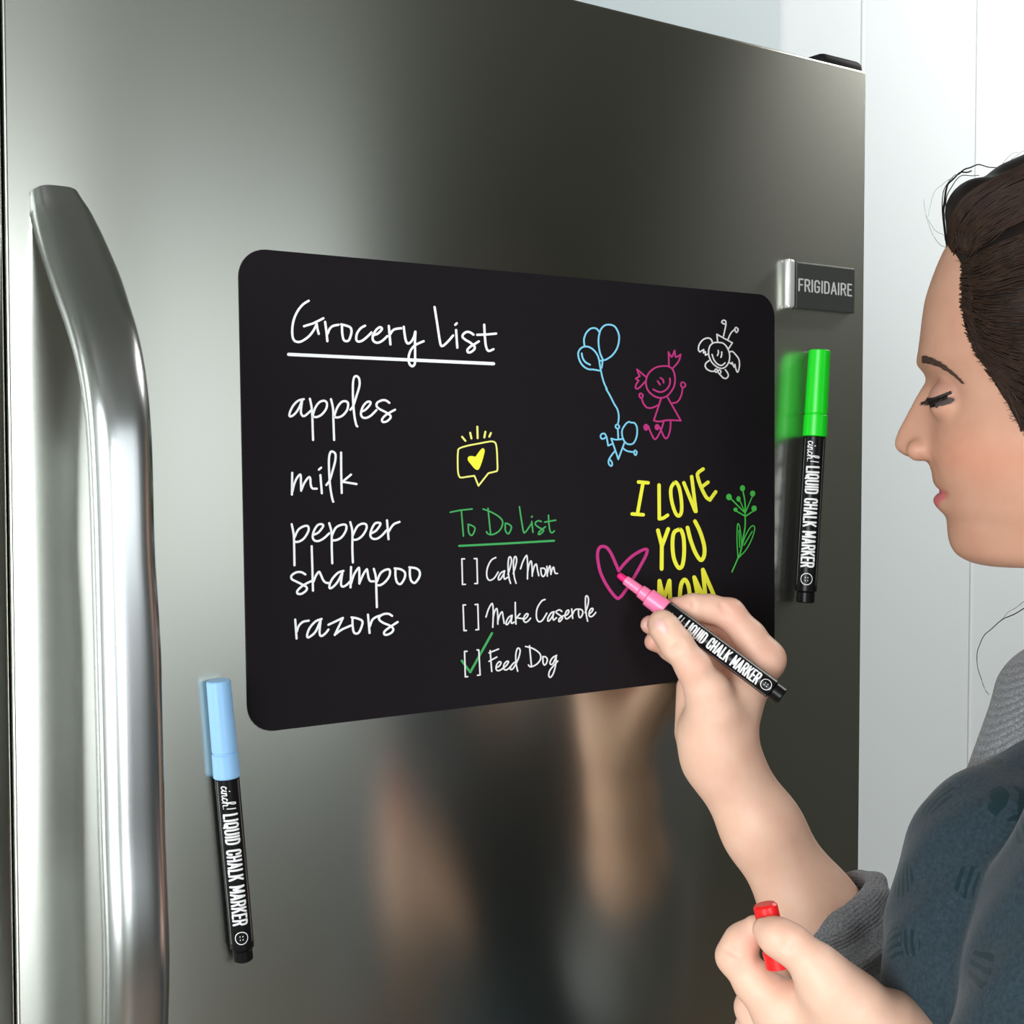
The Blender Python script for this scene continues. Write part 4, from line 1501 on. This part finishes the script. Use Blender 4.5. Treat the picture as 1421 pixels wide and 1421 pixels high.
for sd in (1, -1):
    c = hp3(EYE_PX[0], EYE_PX[1], EYE_L * sd)
    V, Fs = [], []
    rim = lambda ang: c + unit(HF * math.cos(ang) + HL * sd * math.sin(ang)) * (EYE_R + .0005) - HU * (-.0009 - .0042 * max(0, abs(ang - .35) - .35) ** 1.3)
    for _ in range(110):
        # roots along the rim of the upper lid, tips forward, down and a little outward
        ang = rng.uniform(-.45, 1.45)
        dirn = unit(HF * math.cos(ang) + HL * sd * math.sin(ang))
        root = rim(ang)
        out = unit(dirn * 1.0 - HU * rng.uniform(.5, 1.0))
        ln = rng.uniform(.0035, .0066)
        tube(V, Fs, [root, root + out * ln * .55 - HU * .0004, root + out * ln + HU * .0006], .00026, .00008)
    # dark lash line along the rim
    tube(V, Fs, [rim(t) for t in np.linspace(-.6, 1.62, 20)], .0012, .0009, 6)
    mesh_obj('eyelashes', V, Fs, M_LASH, person, True)


# fingernails
M_NAIL = material('natural_nail', srgb(236, 188, 176), .38, spec=.35)


def nail(c_px, axis_px, length, width, prims=BODY):
    """a curved plate on the surface, centred at a picture point, its length running along a picture direction"""
    a = np.array(axis_px, float); a /= np.linalg.norm(a); b = np.array([-a[1], a[0]])
    V, Fs = [], []
    nu, nv = 9, 9
    for i in range(nu):
        for j in range(nv):
            u = -1 + 2 * i / (nu - 1); v = -1 + 2 * j / (nv - 1)
            # square to superellipse
            uu = u * math.sqrt(1 - v * v * .42); vv = v * math.sqrt(1 - u * u * .30)
            q = np.array(c_px) + a * uu * length / 2 + b * vv * width / 2
            P = cast(prims, *q)
            if P is None:
                return
            V.append(P + unit(CAM - P) * (.0006 * (1 - .55 * max(abs(u), abs(v)) ** 4)))
    for i in range(nu - 1):
        for j in range(nv - 1):
            Fs.append((i * nv + j, i * nv + j + 1, (i + 1) * nv + j + 1, (i + 1) * nv + j))
    mesh_obj('fingernail', V, Fs, M_NAIL, person, True)


nail((917, 869), (-.62, -.78), 24, 15)
nail((894.5, 867), (-.6, .75), 12, 9)

# ------------------------------------------------------------------ clothing
def fabric(name, c1, c2, scale, rough=.9, bump=.4, wave=None):
    m = material(name, c1, rough, spec=.15)
    n, l, b = nodes(m)
    b.inputs['Sheen Weight'].default_value = .15
    tc = n.new('ShaderNodeTexCoord')
    no = n.new('ShaderNodeTexNoise'); no.inputs['Scale'].default_value = scale; no.inputs['Detail'].default_value = 5; no.inputs['Roughness'].default_value = .7
    l.new(tc.outputs['Object'], no.inputs['Vector'])
    cr = n.new('ShaderNodeValToRGB')
    cr.color_ramp.elements[0].position = .32; cr.color_ramp.elements[0].color = (*c1, 1)
    cr.color_ramp.elements[1].position = .68; cr.color_ramp.elements[1].color = (*c2, 1)
    l.new(no.outputs['Fac'], cr.inputs['Fac'])
    l.new(cr.outputs['Color'], b.inputs['Base Color'])
    n2 = n.new('ShaderNodeTexNoise'); n2.inputs['Scale'].default_value = 1400
    l.new(tc.outputs['Object'], n2.inputs['Vector'])
    bp = n.new('ShaderNodeBump'); bp.inputs['Strength'].default_value = bump; bp.inputs['Distance'].default_value = .0006
    l.new(n2.outputs['Fac'], bp.inputs['Height']); l.new(bp.outputs['Normal'], b.inputs['Normal'])
    return m, n, l, b, tc, cr


M_KNIT, kn, kl, kb, ktc, kcr = fabric('grey_marl_knit', srgb(84, 86, 90), srgb(158, 160, 164), 800, bump=.6)
mp = kn.new('ShaderNodeMapping'); mp.inputs['Scale'].default_value = (1, 1, .35)
kl.new(ktc.outputs['Object'], mp.inputs['Vector'])
M_TEAL, tn, tl, tb, ttc, tcr = fabric('dark_teal_print_cloth', srgb(36, 50, 58), srgb(53, 68, 77), 420)
# printed motifs: small sketchy hatched blocks, scattered
vo = tn.new('ShaderNodeTexVoronoi'); vo.inputs['Scale'].default_value = 30; vo.inputs['Randomness'].default_value = .65
tl.new(ttc.outputs['Object'], vo.inputs['Vector'])
cmp_ = tn.new('ShaderNodeMath'); cmp_.operation = 'LESS_THAN'; cmp_.inputs[1].default_value = .36
tl.new(vo.outputs['Distance'], cmp_.inputs[0])
vr = tn.new('ShaderNodeVectorRotate'); vr.rotation_type = 'AXIS_ANGLE'
vr.inputs['Axis'].default_value = (.74, -.62, .25)
ml = tn.new('ShaderNodeMath'); ml.operation = 'MULTIPLY'; ml.inputs[1].default_value = 6.28
sx = tn.new('ShaderNodeSeparateColor')
tl.new(vo.outputs['Color'], sx.inputs[0]); tl.new(sx.outputs[0], ml.inputs[0]); tl.new(ml.outputs[0], vr.inputs['Angle'])
tl.new(ttc.outputs['Object'], vr.inputs['Vector'])
wv = tn.new('ShaderNodeTexWave'); wv.inputs['Scale'].default_value = 75; wv.inputs['Distortion'].default_value = 2.5; wv.bands_direction = 'Z'
tl.new(vr.outputs[0], wv.inputs['Vector'])
st_ = tn.new('ShaderNodeMath'); st_.operation = 'GREATER_THAN'; st_.inputs[1].default_value = .55
tl.new(wv.outputs['Fac'], st_.inputs[0])
mm = tn.new('ShaderNodeMath'); mm.operation = 'MULTIPLY'
tl.new(st_.outputs[0], mm.inputs[0]); tl.new(cmp_.outputs[0], mm.inputs[1])
m8 = tn.new('ShaderNodeMath'); m8.operation = 'MULTIPLY'; m8.inputs[1].default_value = .85
tl.new(mm.outputs[0], m8.inputs[0])
mxx = tn.new('ShaderNodeMix'); mxx.data_type = 'RGBA'
mxx.inputs['B'].default_value = (*srgb(20, 44, 48), 1)
tl.new(m8.outputs[0], mxx.inputs['Factor']); tl.new(tcr.outputs['Color'], mxx.inputs['A']); tl.new(mxx.outputs['Result'], tb.inputs['Base Color'])

# grey knitted sleeve, rolled at the cuff, on the writing arm
CU0, CU1 = at(1146, 1254, .940), at(1200, 1346, .938)
sax = unit(CU1 - CU0)
# knitted rows running round the arm
dp = kn.new('ShaderNodeVectorMath'); dp.operation = 'DOT_PRODUCT'; dp.inputs[1].default_value = tuple(sax * 2400)
kl.new(ktc.outputs['Object'], dp.inputs[0])
sn = kn.new('ShaderNodeMath'); sn.operation = 'SINE'
kl.new(dp.outputs['Value'], sn.inputs[0])
bp2 = kn.new('ShaderNodeBump'); bp2.inputs['Strength'].default_value = .45; bp2.inputs['Distance'].default_value = .0007
kl.new(sn.outputs[0], bp2.inputs['Height'])
kl.new(kb.inputs['Normal'].links[0].from_socket, bp2.inputs['Normal'])
kl.new(bp2.outputs['Normal'], kb.inputs['Normal'])


def folds(P, amp, fr):
    return amp * np.sin(P @ np.array([fr, fr * .6, fr * .8])) * np.sin(P @ np.array([-fr * .5, fr, fr * .4]) + 1.3)


def sleeve_fn(P):
    d = field([Cone(at(1158, 1272, .94), at(1196, 1336, .938), .0375, .0440, .01), Cone(at(1196, 1336, .938), EL_R, .0440, .052, .02), Cone(EL_R, SH_R, .052, .060, .02)], P)
    s = (P - CU0) @ sax
    ring = .0040 * np.exp(-((s - .004) / .009) ** 2) - .0035 * np.exp(-((s - .019) / .005) ** 2) + .0045 * np.exp(-((s - .029) / .006) ** 2) - .0035 * np.exp(-((s - .041) / .006) ** 2)
    d = d - ring - folds(P, .0022, 150)
    cut = -(s + .004)            # the sleeve's open end
    return -smin(-d, -cut, .006)


inner = Cut(Cone(at(1110, 1196, .94), at(1190, 1326, .94), .0295, .0335), .003)
slp = [Fn(sleeve_fn, (CU0 + SH_R) / 2, .34, .004), inner]
sl, _ = skin_mesh('sleeve', slp, .0026, M_KNIT, person)
sl['label'] = 'rolled grey knitted sleeve'

# grey knitted top showing at the neckline
colp = [Fn(lambda P: np.maximum(field(torso_prims + [armR[-1]], P) - .0050, P[:, 2] - NECK1[2] - .012 + np.clip((P - TC) @ TF, 0, .2) * .6), TC, .33, .015), Cone(at(1472, 985, .835), at(1398, 1100, .800), .0400, .0260, .02), Cone(at(1500, 985, .86), at(1640, 985, .84), .040, .055, .03), Cone(SH_R + Z * .01, SH_L + Z * .01, .052, .050, .03), Cone(TC, TC - Z * .1, .09, .1, .03)]
gk, _ = skin_mesh('knitted_top', colp, .0034, M_KNIT, person)
gk['label'] = 'grey knitted top at the neckline'

# dark teal printed shirt over it
teal = [Cone(at(1462, 1082, .800), at(1396, 1200, .770), .0330, .0480, .02),
        Cone(at(1396, 1200, .770), at(1376, 1310, .757), .0480, .0540, .02),
        Cone(at(1376, 1310, .757), at(1380, 1480, .757), .0540, .0560, .02),
        Cone(at(1380, 1480, .757), TC - Z * .36 + TF * .05, .056, .08, .03),
        Cone(at(1396, 1200, .770), at(1540, 1150, .80), .046, .05, .02),
        Ell(TC - Z * .10, (.118, .170, .17), np.stack([TF, TLs, Z]), .03),
        Ell(TC - Z * .30, (.110, .145, .20), np.stack([TF, TLs, Z]), .04)]
sleeveL = [Cone(SH_L, at(1500, 1330, .70), .056, .052, .02), Cone(at(1500, 1330, .70), at(1470, 1560, .672), .052, .053, .02), Cone(at(1470, 1560, .672), EL_L, .053, .050, .02), Cone(SH_L, EL_L, .0560, .0500, .03), Cone(EL_L, EL_L + (W_L - EL_L) * .30, .050, .044, .02)]


def teal_fn(P):
    d = smin(field(teal, P), field(sleeveL, P), .007)
    shell = np.maximum(field(torso_prims, P) - .0075, (P[:, 2] - SH_L[2] - .035) + np.clip((P - TC) @ TF, 0, .2) * .9)
    d = smin(d, shell, .010)
    return d - folds(P, .0016, 95)


tp, _ = skin_mesh('printed_shirt', [Fn(teal_fn, TC - Z * .2 + TLs * .05, .50, .01)], .0034, M_TEAL, person)
tp['label'] = 'dark teal shirt with a faint sketched print'

# trousers and shoes, below the picture
M_TROUS = fabric('dark_denim', srgb(28, 32, 40), srgb(40, 46, 56), 500)[0]
HIP = TC - Z * .52
zh = HIP[2]
trous = [Ell(HIP, (.115, .165, .14), np.stack([TF, TLs, Z]), .03)]
shoes = []
for sd in (1, -1):
    hip = HIP + TLs * .085 * sd - Z * .04
    knee = hip * [1, 1, 0] + Z * .47 + TF * .02
    ank = hip * [1, 1, 0] + Z * .09
    trous += [Cone(hip, knee, .082, .058, .03), Cone(knee, ank, .058, .048, .02)]
    shoes.append([Cone(ank - TF * .02 - Z * .045, ank + TF * .15 - Z * .055, .040, .034, .02, (Z, .9)), Cone(ank, ank - Z * .03, .036, .04, .02)])
skin_mesh('trousers', trous, .007, M_TROUS, person)
for s in shoes:
    zmin = .0
    o, sp = skin_mesh('shoe', s + [Cut(Fn(lambda P: P[:, 2] - .0, s[0].c * [1, 1, 0], .2, .002), .002)], .005, M_BLACKPL, person)

# ------------------------------------------------------------------ red cap held in the left hand
c0, c1 = RC0, RC1
cax = unit(c1 - c0)
CL = np.linalg.norm(c1 - c0)
rc = empty('marker_cap', c1, 'red marker cap pinched between thumb and finger of the lower hand', 'cap')
CFm = (c0, cax, cam_ref(c0, cax, CL / 2))
lathe([(0, .0054), (.0012, .0066), (CL * .72, .0068)], M_CAPR, 'cap_shell', rc, CFm)
lathe([(CL * .70, .0066)] + bev(CL * .72, .0073, CL, .0074), M_CAPR, 'cap_collar', rc, CFm)
